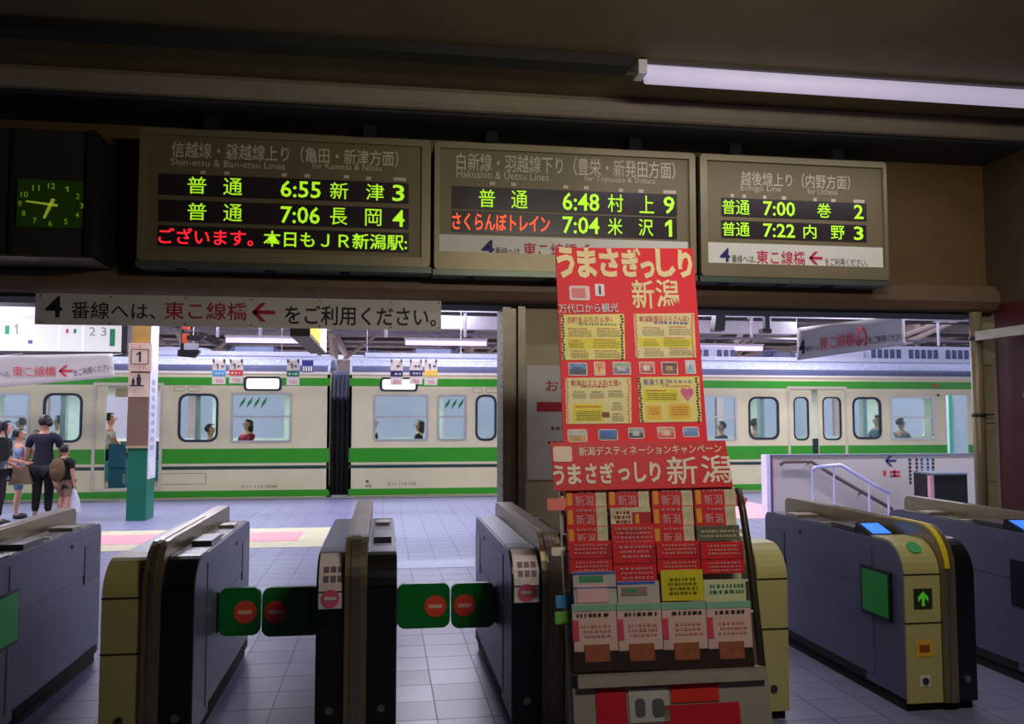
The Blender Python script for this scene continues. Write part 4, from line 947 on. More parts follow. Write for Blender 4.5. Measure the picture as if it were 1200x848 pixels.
# header board
SH = SR0.off(.05)
hc = [SH.uv(645, 518), SH.uv(650, 575), SH.uv(859, 570), SH.uv(850, 516)]
hd = MB().prism(hc, SH.pt, -.02, 0).build('header_board', mat('header_red', (216, 36, 40), .5, 0, .04, 3), rk)
HW = mat('header_white', (240, 220, 200), .6)
def qT(S, s, quad, m, par, w_=.004, b=.01):
    (ax, ay, bx, by, h) = quad; vs, fs, x0, x1, y0, y1 = glyphs(s, b); out = []
    for v in vs:
        f = (v[0]-x0)/(x1-x0); g = (v[1]-y0)/(y1-y0)-.5
        u, q = S.uv(ax+(bx-ax)*f+(-g*h*.07), ay+(by-ay)*f-g*h); out.append(S.pt(u, q, w_))
    mb = MB(); mb.add(out, fs); return mb.build('lettering', m, par)
qT(SH, '新潟デスティネーションキャンペーン', (678, 529, 845, 525, 11), HW, hd)
for s_, q in (('う', (648, 557, 661, 557, 24)), ('ま', (665, 556, 681, 555.5, 24)), ('さ', (686, 555, 699, 554.5, 24)), ('ぎ', (703, 554.5, 720, 554, 25)), ('っ', (724, 556, 738, 556, 15)), ('し', (743, 553.5, 757, 553, 24)), ('り', (761, 553, 774, 552.5, 24)), ('新', (781, 551.5, 817, 550.5, 33)), ('潟', (821, 550, 857, 549, 33))):
    qT(SH, s_, q, HW, hd, .004, .009 if s_ in '新潟' else .035)
plate(SH, 648, 523, 670, 541, .001, .004, .01).build('round_white_mark', mat('mark_white', (244, 216, 196), .6), hd)

# tall red poster standing behind the header
SPo = SR0.off(.02)
pc_ = [SPo.uv(651, 290), SPo.uv(661, 530), SPo.uv(830, 527), SPo.uv(812, 291)]
po = thing('poster', 'tall bright red poster rising from the leaflet rack, with four yellow note sheets', 'poster', SPo.pt((pc_[0][0]+pc_[2][0])/2, pc_[1][1], 0))
MB().prism(pc_, SPo.pt, -.012, 0).build('board', mat('poster_red', (238, 18, 40), .6, 0, .04, 3), po)
CR = mat('poster_cream', (248, 222, 168), .6); WT = mat('poster_white', (244, 226, 226), .6)
for s_, q in (('う', (652, 308, 673, 307, 37)), ('ま', (676, 308, 699, 308, 36)), ('さ', (702, 308, 725, 308, 34)), ('ぎ', (728, 308, 751, 308, 34)), ('っ', (750, 316, 767, 317, 21)), ('し', (768, 308, 791, 310, 33)), ('り', (794, 309, 811, 311, 33))):
    qT(SPo, s_, q, CR, po, .005, .05)
qT(SPo, '新', (740, 345, 766, 345, 34), CR, po, .005, .014); qT(SPo, '潟', (768, 344, 795, 344, 33), CR, po, .005, .014)
qT(SPo, '万代口から観光', (654, 362.5, 724, 361, 11), INK, po, .003, .012)
qT(SPo, '万代口から観光', (654.3, 362, 724.3, 360.5, 10.6), WT, po, .005, .004)
pl = plate(SPo, 667, 335, 691, 352, .001, .004, .012).build('round_corner_picture', mat('pic_white', (240, 210, 205), .6), po)
plate(SPo, 670, 338, 686, 349, .004, .006).build('ticket_drawing', mat('pic_pink', (232, 130, 130), .6), pl)
pl = plate(SPo, 697, 333, 708, 347, .001, .004, .006).build('badge_picture', WT, po); plate(SPo, 701.5, 335, 704, 345, .004, .006).build('badge_mark', mat('badge_navy', (20, 30, 70), .5), pl)
NOTE = mat('note_yellow', (240, 224, 130), .6, 0, .05, 6); NOTEW = mat('note_pale', (238, 222, 160), .6, 0, .05, 6); BRY = mat('note_bright', (236, 220, 60), .6); PKT = mat('note_magenta', (196, 50, 90), .6); BLT = mat('note_blue', (60, 80, 180), .6); GRT = mat('note_green', (60, 130, 90), .6); BKT = mat('note_black', (40, 38, 36), .6)
def sheet(x0, y0, x1, y1, base, border, title, tm_, seed, dots=None, sk=0):
    c = [SPo.uv(x0, y0), SPo.uv(x0+sk, y1), SPo.uv(x1+sk, y1-1), SPo.uv(x1, y0-1)]
    s = MB().prism(c, SPo.pt, .001, .004).build('note_sheet', base, po)
    R = random.Random(seed)
    for side in (0, 1):   # patterned borders
        mb = MB()
        n = 16
        for k in range(n):
            f = (k+.5)/n; x = (x0 if side == 0 else x1-5)+sk*f+R.random()*1.6; y = y0+(y1-y0)*f
            a = SPo.rect(x, y-1.2, x+2.6, y+1.2); mb.sbox(SPo, *a, .004, .0052)
        mb.build('border_pattern', border, s)['kind'] = 'stuff'
    if title: qT(SPo, title, (x0+7, y0+6, x0+7+title_w(title), y0+5.5, 7.5), tm_, s, .006, .006)
    return s
def title_w(t): return min(len(t)*5.9, 58)
s1 = sheet(657, 369, 731, 422, NOTE, BKT, '古町をぶらさん歩♪', PKT, 1, sk=1.5)
scribble(SPo, 674, 378, 722, 382, 1, GRT, s1, .005, 2)
for (x0, y0, x1, y1, sd) in ((665, 387, 693, 395, 3), (698, 387, 727, 395, 4), (666, 401, 684, 408, 5), (694, 400, 726, 408, 6), (668, 413, 690, 420, 7), (696, 413, 727, 420, 8)):
    scribble(SPo, x0, y0-3, x1-4, y0-.5, 1, PKT, s1, .005, sd); scribble(SPo, x0, y0, x1, y1, 4, BKT, s1, .005, sd+20, .45)
plate(SPo, 665, 397, 727, 409, .004, .0045).build('yellow_block', BRY, s1)
s2_ = sheet(742, 368, 813, 420, NOTEW, mat('note_orange', (236, 130, 90), .6), '新潟駅周辺ぶらさんぽ♪', PKT, 11, sk=2.5)
scribble(SPo, 764, 376, 806, 381, 1, BLT, s2_, .005, 12)
for (x0, y0, x1, y1, sd) in ((752, 386, 778, 394, 13), (783, 385, 809, 393, 14), (753, 400, 772, 406, 15), (777, 398, 808, 406, 16), (754, 411, 778, 418, 17), (784, 410, 811, 417, 18)):
    scribble(SPo, x0, y0-3, x1-4, y0-.5, 1, REDT, s2_, .005, sd); scribble(SPo, x0, y0, x1, y1, 4, BKT, s2_, .005, sd+20, .45)
plate(SPo, 748, 396, 811, 407, .004, .0045).build('yellow_block', BRY, s2_)
s3_ = sheet(662, 443, 739, 497, NOTEW, mat('note_salmon', (238, 150, 110), .6), '新潟おススメお土産♪', PKT, 21, sk=1)
scribble(SPo, 677, 451, 713, 455, 1, REDT, s3_, .005, 22)
for (x0, y0, x1, y1, sd) in ((670, 461, 687, 467, 23), (691, 461, 708, 467, 24), (712, 460, 730, 466, 25), (716, 474, 729, 481, 26), (716, 487, 731, 494, 27)):
    scribble(SPo, x0, y0-3, x1-2, y0-.5, 1, GRT, s3_, .005, sd); scribble(SPo, x0, y0, x1, y1, 4, BKT, s3_, .005, sd+20, .45)
plate(SPo, 671, 473, 707, 494, .004, .0045).build('yellow_block', BRY, s3_); scribble(SPo, 674, 475, 704, 478, 1, mat('note_orange_t', (230, 110, 30), .6), s3_, .006, 51); scribble(SPo, 674, 481, 704, 493, 5, BKT, s3_, .006, 52, .45)
plate(SPo, 705, 483, 714, 489, .005, .006).build('brown_picture', mat('pic_brown', (130, 70, 50), .6), s3_)
s4 = sheet(747, 442, 819, 495, NOTE, BKT, '新潟うまさ', BLT, 31, sk=3)
scribble(SPo, 780, 444, 810, 450, 1, mat('note_violet', (150, 130, 190), .6), s4, .005, 33); scribble(SPo, 775, 451, 808, 454, 1, BRED, s4, .005, 34)
plate(SPo, 754, 456, 795, 471, .004, .0045).build('yellow_block', BRY, s4); scribble(SPo, 757, 460, 793, 469, 4, BKT, s4, .006, 35, .45); scribble(SPo, 756, 456.5, 780, 459, 1, REDT, s4, .006, 36)
plate(SPo, 757, 475, 775, 492, .004, .0045, .01).build('orange_block', mat('note_amber', (242, 196, 60), .6), s4); scribble(SPo, 759, 477, 773, 486, 4, REDT, s4, .006, 37, .4)
plate(SPo, 783, 473, 809, 491, .004, .0045, .02).build('orange_block', mat('note_amber', (242, 196, 60), .6), s4); scribble(SPo, 786, 476, 806, 487, 4, REDT, s4, .006, 38, .4)
u, v = SPo.uv(805, 461); hp = [(u+.0375*math.sin(t_)**3, v+.0028*(13*math.cos(t_)-5*math.cos(2*t_)-2*math.cos(3*t_)-math.cos(4*t_))) for t_ in [k*math.pi/10 for k in range(20)]]
MB().prism(hp, SPo.pt, .004, .006).build('pink_heart', mat('heart_pink', (232, 120, 160), .6), s4)
scribble(SPo, 799, 456, 811, 463, 3, PKT, s4, .007, 39, .4)
def photo(x0, y0, x1, y1, top, bot, mid=None, r=.006):
    p = plate(SPo, x0, y0, x1, y1, .001, .003, r).build('small_photo', WT, po)
    ym = (y0+y1)/2
    plate(SPo, x0+1, y0+1, x1-1, ym, .003, .004).build('photo_top', mat('ph_%d_%d_%d' % top, top, .5, 0, .3, 30), p); plate(SPo, x0+1, ym, x1-1, y1-1, .003, .004).build('photo_bottom', mat('ph_%d_%d_%d' % bot, bot, .5, 0, .3, 30), p)
    if mid: plate(SPo, x0+5, ym-2.5, x1-6, ym+3, .004, .005).build('photo_subject', mat('ph_%d_%d_%d' % mid, mid, .5, 0, .3, 40), p)
photo(666, 425, 688, 440, (90, 130, 190), (40, 60, 90), (36, 60, 110)); photo(696, 424, 709, 440, (232, 150, 90), (240, 190, 110), (222, 90, 70)); photo(718, 424, 739, 439, (150, 170, 130), (130, 110, 150), (190, 190, 200))
photo(749, 424, 767, 438, (224, 130, 110), (200, 80, 70), (240, 230, 220)); photo(775, 424, 794, 439, (90, 60, 50), (130, 80, 50), (200, 150, 110)); photo(803, 422, 815, 438, (210, 210, 220), (170, 200, 220), (70, 90, 150))
photo(665, 503, 688, 518, (196, 200, 190), (190, 160, 90), None, .01); photo(701, 503, 724, 516, (70, 110, 190), (80, 110, 120), (60, 100, 200), .01); photo(736, 501, 755, 514, (150, 160, 160), (70, 80, 80), (190, 200, 200), .01); photo(770, 500, 791, 514, (220, 160, 130), (210, 100, 80), (240, 200, 180), .01); photo(800, 500, 819, 512, (130, 160, 210), (110, 140, 200), None, .01)

# leaflets in their tiers, each stack a thing of its own
LRED = mat('leaflet_red', (206, 24, 34), .45, 0, .06, 4); LREDD = mat('leaflet_deep_red', (170, 14, 26), .5); LBE = mat('leaflet_beige', (196, 186, 150), .6, 0, .25, 30); LYE = mat('leaflet_gold', (226, 150, 40), .5); LPK = mat('leaflet_pinkish', (222, 150, 150), .6)
def leaflet(tier, quad, cover, label, group, deco, bend=0):
    S_ = SR0.off(.03+tier*.022)
    (xa, ya, xb, yb2) = quad; sk = (yb2-ya)*.08*((xa+xb)/2-640)/140
    c = [S_.uv(xa, ya), S_.uv(xa+(yb2-ya)*.06, yb2), S_.uv(xb+(yb2-ya)*.06, yb2-1), S_.uv(xb, ya-1)]
    t = thing('leaflet', label, 'leaflet', S_.pt((c[0][0]+c[2][0])/2, c[1][1], 0), group)
    MB().prism(c, S_.pt, -.012, 0).build('leaflet_stack', cover, t)
    def A(fx0, fy0, fx1, fy1):
        sx, sy = xb-xa, yb2-ya; return (xa+sx*fx0+sy*fy0*.05, ya+sy*fy0, xa+sx*fx1+sy*fy1*.05, ya+sy*fy1)
    for q_, d in enumerate(deco):
        kind, r, m = d[0], A(*d[1]), d[2]
        if kind == 'p': plate(S_, *r, .0005, .002+.0008*q_).build(d[3], m, t)
        elif kind == 't': T(S_, d[3], *r, m, t, .006, .01)
        elif kind == 's': scribble(S_, *r, d[3], m, t, .0045, int(xa)+int(ya))
    return t
CN = ('leftmost', 'second from left', 'third from left', 'rightmost')
ORD = ('top', 'second', 'third')
def niigata(tier, x, y, h, lab, wd=47):
    return leaflet(tier, (x, y, x+wd, y+h), LRED, lab, 'red tourist leaflets in the upper tiers',
        [('p', (.76, 0, 1.0, 1), LBE, 'beige_edge'), ('p', (.04, .15, .15, .85), LYE, 'gold_drawing'), ('s', (.2, .06, .72, .28), LPK, 1), ('t', (.24, .38, .44, .88), LPK, '新'), ('t', (.48, .38, .68, .88), LPK, '潟')])
for r_, (y, h) in enumerate(((572, 24), (594, 24), (617, 22))):
    for c_ in range(4):
        x = 662+c_*50+r_*1.2+(c_ > 1)*1
        if (r_, c_) in ((1, 1), (2, 1), (2, 3)): continue
        niigata(r_, x, y-c_*.6, h, 'red leaflet with white lettering and beige edge, %s of the %s tier' % (CN[c_], ORD[r_]))
leaflet(1, (715, 595, 762, 618), LBE, 'beige map leaflet with red corner tilted in the second tier', 'odd leaflets in the rack', [('p', (.55, .2, 1, 1), LREDD, 'red_corner'), ('p', (.62, .3, .7, .8), LYE, 'gold_drawing'), ('s', (.05, .1, .5, .8), LREDD, 3)])
leaflet(2.3, (816, 616, 866, 634), mat('leaflet_dark', (92, 88, 70), .6, 0, .4, 20), 'grey-green photo leaflet at the right of the third tier', 'odd leaflets in the rack', [('s', (.05, .2, .95, .8), LBE, 2)])
leaflet(2.6, (716, 614, 766, 640), LRED, 'bright red leaflet sticking up in the middle of the third tier', 'odd leaflets in the rack', [('s', (.05, .1, .95, .9), LPK, 4), ('p', (.3, .2, .7, .8), LREDD, 'deep_red_spot')])
for c_ in range(4):
    x = 666+c_*51.5
    leaflet(3.4, (x, 634+(c_ % 2)*1, x+50, 672 if c_ != 1 else 682), LRED, 'all-red text leaflet, %s of the fourth tier' % CN[c_], 'red text leaflets in the fourth tier', [('s', (.12, .06, .9, .42), LPK, 3), ('p', (.02, .5, .98, .54), LREDD, 'fold'), ('s', (.12, .6, .9, .95), LPK, 3), ('p', (.86, .1, .99, .5), LREDD, 'deep_red_spot')])
GYC = mat('leaflet_grey', (176, 170, 160), .6, 0, .1, 12)
leaflet(4.4, (671, 670, 721, 712), GYC, 'pale leaflet with green band and blue rule, leftmost of the fifth tier', 'mixed leaflets in the fifth tier', [('p', (.15, .1, .7, .28), GRT, 'green_band'), ('p', (0, 0, 1, .06), BLT, 'blue_rule'), ('p', (.08, .35, .78, .85), mat('leaflet_rose', (214, 170, 170), .6), 'rose_panel'), ('p', (0, .42, 1, .45), BLT, 'blue_rule')])
leaflet(4.4, (723, 681, 772, 714), GYC, 'grey-brown leaflet under a blue rule, second of the fifth tier', 'mixed leaflets in the fifth tier', [('p', (0, 0, .9, .1), BLT, 'blue_rule'), ('p', (.1, .2, .7, .5), mat('leaflet_taupe', (140, 110, 100), .6), 'taupe_panel'), ('p', (.2, .25, .45, .4), GRT, 'green_band')])
leaflet(4.8, (774, 668, 823, 704), mat('leaflet_olive', (196, 184, 20), .5, 0, .08, 8), 'olive-yellow leaflet standing out in the fifth tier', 'mixed leaflets in the fifth tier', [('s', (.15, .2, .85, .8), mat('olive_dark', (130, 118, 20), .5), 4)])
leaflet(4.4, (824, 679, 873, 713), mat('leaflet_pale_green', (190, 196, 150), .6, 0, .08, 8), 'pale green leaflet, rightmost of the fifth tier', 'mixed leaflets in the fifth tier', [('s', (.1, .1, .95, .5), GRT, 2)])
for c_ in range(4):
    x = 670+c_*52.5; y = 708-c_*1.2
    leaflet(5.4, (x, y, x+51.5, y+78), mat('leaflet_rosy', (206, 172, 160), .55, 0, .06, 6), 'large leaflet with green title and dark night photo, %s of the lowest tier' % CN[c_], 'large leaflets in the lowest tier',
            [('p', (0, 0, 1, .10), mat('leaflet_mint', (120, 170, 140), .6), 'green_title'), ('s', (.1, .11, .9, .20), BKT, 1), ('p', (0, .24, .12, .55), mat('leaflet_crimson', (200, 60, 90), .6), 'crimson_edge'), ('s', (.2, .28, .9, .5), LPK, 3),
             ('p', (0, .70, 1, 1), mat('leaflet_night', (44, 26, 22), .5, 0, .4, 25), 'night_photo'), ('p', (.25, .60, .80, .86), mat('leaflet_glow', (150, 84, 54), .5, 0, .25, 20), 'orange_dish')])
# tier lips and base of the rack
for k, (tier, y) in enumerate(((0, 594.5), (1, 617.5), (2.2, 640), (3.4, 676), (4.4, 713))):
    S_ = SR0.off(.03+tier*.022); v = S_.uv(760, y+6)[1]
    MB().sbox(S_, xL0+.01, xR0-.01, v-.01, v+.002, -.075, -.014).build('shelf', RKM, rk)
S_ = SR0.off(.17)
v1_ = S_.uv(760, 787)[1]; v0_ = S_.uv(760, 803)[1]
MB().sbox(S_, .90, 1.82, v0_, v1_, -.03, .0).build('tray_lip', mat('tray_pale', (150, 138, 124), .6, 0, .1, 10), rk)
MB().sbox(S_, .90, 1.82, v1_-.01, v1_, -.17, -.0).build('tray', RKM, rk)
MB().sbox(S_, .88, 1.84, .04, v0_, -.06, -.03).build('base_panel', mat('base_grey', (150, 142, 128), .6, 0, .05), rk)
S_ = SR0.off(.142)
for (x0, y0, x1, y1, m, n) in ((699, 806, 735, 860, mat('base_red', (190, 20, 40), .5), 'red_panel'), (737, 806, 784, 846, mat('base_pale', (182, 178, 170), .5), 'pale_panel'), (786, 800, 842, 822, mat('base_orange', (206, 42, 24), .5), 'orange_panel'), (778, 824, 868, 862, mat('base_red', (190, 20, 40), .5), 'red_panel')):
    plate(S_, x0, y0, x1, y1, 0, .004).build(n, m, rk)
for (x0, y0, x1, y1) in ((744, 818, 756, 840), (764, 818, 778, 840)): plate(S_, x0, y0, x1, y1, .004, .006, .02).build('dark_mark', mat('base_mark', (84, 90, 92), .5), rk)
for (x0, y0, x1, y1, c, lb, tier) in ((641, 584, 663, 598, (236, 120, 110), 'salmon pink paper tag clipped to the left post of the rack', 1), (646, 641, 664, 651, (224, 216, 196), 'small white paper tag on the left post of the rack', 2), (651, 697, 677, 712, (60, 140, 190), 'sky blue paper tag low on the left post of the rack', 3), (650, 716, 679, 731, (110, 176, 70), 'lime green paper tag, lowest on the left post', 3)):
    S_ = SR0.off(.03)
    t = thing('paper_tag', lb, 'tag', S_.pt(*S_.uv((x0+x1)/2, y1), 0), 'paper tags on the rack')
    plate(S_, x0, y0, x1, y1, -.0, .012, .006).build('tag_card', mat('tag_%d_%d_%d' % c, c, .5), t)
    MB().sbox(S_, SR0.off(.03).uv(x1-6, y0)[0], SR0.off(.03).uv(x1+2, y0)[0], S_.uv(x0, (y0+y1)/2)[1]-.006, S_.uv(x0, (y0+y1)/2)[1]+.006, -.02, .0).build('clip', RKM, t)
t = thing('paper_tag', 'pink paper flap sticking out right of the red header board', 'tag', SH.pt(*SH.uv(866, 592), 0), 'paper tags on the rack')
SX = SR0.off(.0)
MB().prism([SX.uv(858, 578), SX.uv(876, 584), SX.uv(872, 594), SX.uv(857, 592)], SX.pt, 0, .004).build('tag_card', mat('tag_rose', (232, 120, 120), .5), t)
MB().prism([SX.uv(852, 584), SX.uv(859, 584), SX.uv(859, 588), SX.uv(852, 588)], SX.pt, -.01, .0).build('clip', RKM, t)

# ------------------------------------------------------------------ people
SKIN = mat('skin', (206, 150, 124), .6, 0, .04); HAIR = mat('hair_black', (24, 18, 20), .5, 0, .2, 30)
def skin_mesh(nodes, edges, m, name, parent, sub=1):
    ks = list(nodes); me = bpy.data.meshes.new(name)
    me.from_pydata([nodes[k][0] for k in ks], [(ks.index(a), ks.index(b)) for a, b in edges], []); me.update()
    o = bpy.data.objects.new(name, me); COL.objects.link(o)
    md = o.modifiers.new('skin', 'SKIN'); md.use_smooth_shade = True
    sv = me.skin_vertices[0].data
    for i, k in enumerate(ks):
        r = nodes[k][1]; sv[i].radius = (r, r) if not isinstance(r, tuple) else r; sv[i].use_root = (i == 0)
    s = o.modifiers.new('sub', 'SUBSURF'); s.levels = sub; s.render_levels = sub
    dg = bpy.context.evaluated_depsgraph_get(); dg.update()
    nm = bpy.data.meshes.new_from_object(o.evaluated_get(dg)); nm.name = name
    o.modifiers.clear(); o.data = nm; nm.materials.clear(); nm.materials.append(m); o.parent = parent
    bpy.data.meshes.remove(me)
    return o
def figure(label, loc, ht, heading, arms, colors, sitting=False, hair='short', girth=1.0, shorts=False, lean=(0, 0), group=None, cat='person', head_turn=0):
    t = thing('person', label, cat, loc, group); t.rotation_euler = (0, 0, heading)
    g = girth; N = {}; hz = .52; lx, ly = lean
    def up_(z): f = max(0, (z-hz)/.48); return (lx*f, ly*f)
    def tor(z): a = up_(z); return Vector((a[0], a[1], z))
    N['pelvis'] = (tor(.52), (.085*g, .062*g)); N['waist'] = (tor(.62), (.075*g, .055*g)); N['chest'] = (tor(.73), (.088*g, .062*g)); N['shoulder'] = (tor(.795), (.07*g, .045*g)); N['neck'] = (tor(.845), .027); N['jaw'] = (tor(.885), (.040, .046)); N['skull'] = (tor(.935), (.052, .060)); N['crown'] = (tor(.975), (.036, .042))
    E = [('pelvis', 'waist'), ('waist', 'chest'), ('chest', 'shoulder'), ('shoulder', 'neck'), ('neck', 'jaw'), ('jaw', 'skull'), ('skull', 'crown')]
    for s, nm in ((-1, 'l'), (1, 'r')):
        if sitting:
            pts = [('hip', (s*.055, .0, .50), .06*g), ('knee', (s*.065, .24, .50), .040), ('calf', (s*.065, .25, .36), .034), ('ankle', (s*.065, .25, .25), .022), ('toe', (s*.07, .33, .23), .020)]
        else:
            pts = [('hip', (s*.052, 0, .49), .058*g), ('knee', (s*.055, .012, .28), .036), ('calf', (s*.056, -.008, .2), .034), ('ankle', (s*.058, -.01, .045), .021), ('toe', (s*.066, .075, .018), .018)]
        pr_ = 'pelvis'
        for k, p_, r in pts: N[k+nm] = (Vector(p_), r); E.append((pr_, k+nm)); pr_ = k+nm
        sh = tor(.79)+Vector((s*.115*g, 0, 0)); el, wr = (Vector(q) for q in arms[nm])
        N['sh'+nm] = (sh, .034*g); N['el'+nm] = (el, .025); N['wr'+nm] = (wr, .016); d = (wr-el).normalized(); pm = wr+d*.032
        N['pm'+nm] = (pm, (.020, .012)); E += [('shoulder', 'sh'+nm), ('sh'+nm, 'el'+nm), ('el'+nm, 'wr'+nm), ('wr'+nm, 'pm'+nm)]
        sd = d.cross(Vector((0, 1, 0))); sd = sd.normalized() if sd.length > .1 else Vector((1, 0, 0)); cu_ = Vector((0, 1, 0))
        for k in range(4):
            off_ = sd*(.016*(k-1.5)/1.5); L = (.040, .048, .045, .034)[k]
            N['f%d%s' % (k, nm)] = (pm+off_+d*(.018), .0058); N['g%d%s' % (k, nm)] = (pm+off_+d*L+cu_*.008, .0048); E += [('pm'+nm, 'f%d%s' % (k, nm)), ('f%d%s' % (k, nm), 'g%d%s' % (k, nm))]
        N['t'+nm] = (wr+d*.024-sd*.026*s+cu_*.006, .0065); E.append(('wr'+nm, 't'+nm))
    def sc_(n): return {k: (v[0]*ht, tuple(q*ht for q in v[1]) if isinstance(v[1], tuple) else v[1]*ht) for k, v in n.items()}
    if sitting:
        N = {k: (v[0]-Vector((0, 0, .23)), v[1]) for k, v in N.items()}
    body = skin_mesh(sc_(N), E, SKIN, 'body', t)
    def sub_(keys, pad, m, nm, extra_e=None, over=None):
        n2 = {}
        for k in keys:
            r = N[k][1]; n2[k] = (N[k][0], tuple(q+pad for q in r) if isinstance(r, tuple) else r+pad)
        if over: n2.update(over)
        e2 = [e for e in E if e[0] in n2 and e[1] in n2]+(extra_e or [])
        skin_mesh(sc_(n2), e2, m, nm, t)
    def mid(a, b, f): return N[a][0].lerp(N[b][0], f)
    ov = {}; ee = []
    for nm in 'lr':
        ov['sl'+nm] = (mid('sh'+nm, 'el'+nm, .72), .036); ee.append(('sh'+nm, 'sl'+nm))
    if not sitting: ov['hem'] = (Vector((0, 0, .465)), (.094*g, .072*g)); ee.append(('pelvis', 'hem'))
    sub_(['pelvis', 'waist', 'chest', 'shoulder', 'shl', 'shr'], .012, colors[0], 'shirt', ee, ov)
    ov = {}; ee = []
    for nm in 'lr':
        if shorts: ov['hm'+nm] = (mid('hip'+nm, 'knee'+nm, .95), .048); ee.append(('hip'+nm, 'hm'+nm))
        else:
            ov['hm'+nm] = (mid('calf'+nm, 'ankle'+nm, .8), .034); ee.append(('calf'+nm, 'hm'+nm))
    sub_(['pelvis', 'hipl', 'hipr']+([] if shorts else ['kneel', 'kneer', 'calfl', 'calfr']), .010, colors[1], 'trousers', ee, ov)
    dz = -.23 if sitting else 0
    for s, nm in ((-1, 'l'), (1, 'r')):
        a, b = N['ankle'+nm][0]*ht, N['toe'+nm][0]*ht
        mb = MB(); c = (a+b)/2; c.z = b.z-.0; mb.ell(c+Vector((0, 0, .004)), (.034*ht, .078*ht, .030*ht), 10, 6); o = mb_build_local(mb, 'shoe', colors[2], t)
    hd_ = N['skull'][0]*ht; Mh = Matrix.Rotation(head_turn, 3, 'Z')
    mb = MB().ell(hd_+Vector((0, -.006*ht, .010*ht)), (.064*ht, .070*ht, .066*ht), 14, 10, Mh, keep=lambda q: not (q.y > .012*ht and q.z < .030*ht) and q.z > -.045*ht)
    if hair == 'bun': mb.ell(hd_+Mh @ Vector((0, -.075*ht, -.01*ht)), (.032*ht,)*3, 10, 6)
    if hair == 'long': mb.ell(hd_+Mh @ Vector((0, -.03*ht, -.05*ht)), (.062*ht, .045*ht, .085*ht), 12, 8)
    mb_build_local(mb, 'hair', HAIR, t)
    f = lambda x, y, z: hd_+Mh @ Vector((x*ht, y*ht, z*ht))
    fe = MB().ell(f(0, .063, -.010), (.006*ht, .008*ht, .012*ht), 8, 5)
    mb_build_local(fe, 'nose', SKIN, t)
    for s in (-1, 1):
        mb_build_local(MB().ell(f(s*.021, .056, .006), (.008*ht, .005*ht, .005*ht), 8, 5), 'eye', BLACK, t)
        mb_build_local(MB().ell(f(s*.055, -.002, -.008), (.006*ht, .012*ht, .018*ht), 8, 5), 'ear', SKIN, t)
    mb_build_local(MB().ell(f(0, .056, -.033), (.014*ht, .005*ht, .004*ht), 8, 5), 'mouth', mat('lips', (170, 84, 80), .5), t)
    return t
def mb_build_local(mb, name, m, t):
    """mesh given in the figure's own coordinates"""
    old = list(t['_o']); t['_o'] = [0, 0, 0]; o = mb.build(name, m, t, True); t['_o'] = old; return o
def arms(l, r): return {'l': l, 'r': r}
down = arms(((-.135, .0, .63), (-.14, .03, .49)), ((.135, 0, .63), (.14, .03, .49)))
NAVY = mat('cloth_navy', (26, 28, 48), .8, 0, .15, 20); BLKC = mat('cloth_black', (18, 18, 22), .8); WSH = mat('cloth_white', (206, 204, 206), .8, 0, .06, 20); DNM = mat('cloth_denim', (84, 130, 150), .8, 0, .12, 30); LBL = mat('cloth_light_blue', (140, 156, 190), .8, 0, .2, 25); BEI = mat('cloth_beige', (150, 120, 96), .8); SHOE = mat('shoe_dark', (30, 28, 30), .6); GRYB = mat('cloth_grey_blue', (92, 110, 124), .8); REDC = mat('cloth_red', (170, 30, 60), .8)
def gp_(px, Y=14.4): return (P(px, 590, Y=Y).x, Y, .006)
figure('woman in a navy top and dark trousers with her hair in a bun', gp_(49.5), 1.63, 0, arms(((-.15, -.01, .64), (-.17, .05, .50)), ((.15, .03, .64), (.12, .10, .55))), (NAVY, BLKC, SHOE), hair='bun', girth=1.05, head_turn=.9)
figure('child in a light blue top and denim shorts facing right beside the woman', gp_(20, 14.75), 1.42, -1.2, arms(((-.13, .06, .64), (-.08, .17, .62)), ((.13, .04, .64), (.09, .15, .60))), (LBL, DNM, SHOE), shorts=True)
figure('boy in a black shirt and beige shorts wearing a brown backpack', gp_(74.5, 14.3), 1.17, -.5, down, (BLKC, BEI, SHOE), shorts=True, girth=1.08)
figure('person in a grey-blue top and dark trousers at the left picture edge', gp_(-3, 13.9), 1.55, -.9, arms(((-.14, .05, .63), (-.08, .15, .56)), ((.15, .04, .63), (.12, .16, .60))), (GRYB, BLKC, SHOE), lean=(0, .06))
bb = figure('baby whose small head shows over the shoulder of the woman', (P(43, 510, Y=14.68).x, 14.66, .93), .62, math.pi, arms(((-.15, .05, .66), (-.12, .15, .62)), ((.15, .05, .66), (.12, .15, .62))), (LBL, BEI, SHOE), sitting=True, girth=1.2)
# what they carry
def px_thing(name, label, cat, px, y, Y): c = P(px, y, Y=Y); return thing(name, label, cat, (c.x, Y, c.z))
Sb = wall_at(14.28)
t = px_thing('handbag', 'beige handbag hanging from the arm of the woman in navy', 'bag', 25, 568, 14.28)
c = [Sb.uv(x, y) for x, y in ((11, 568), (38, 567), (34, 546), (15, 547))]
MB().prism(c, Sb.pt, -.06, .06).build('bag_body', mat('bag_beige', (146, 124, 96), .6), t)
h0, h1 = Sb.uv(19, 547), Sb.uv(31, 547); mt_ = Sb.uv(27, 538)
MB().tube([Sb.pt(*h0, 0), Sb.pt(h0[0]+.04, mt_[1]-.03, 0), Sb.pt(mt_[0], mt_[1], .0), Sb.pt(h1[0], mt_[1]-.05, 0), Sb.pt(*h1, 0)], .012, 6).build('handle', mat('bag_handle', (110, 86, 64), .6), t)
t = px_thing('shoulder_bag', 'black shoulder bag of the person at the left picture edge', 'bag', 3, 540, 13.72)
Sb = wall_at(13.72); a = Sb.rect(-8, 512, 12, 540); MB().prism(rrect(*a, .1), Sb.pt, -.08, .08).build('bag_body', BLKC, t)
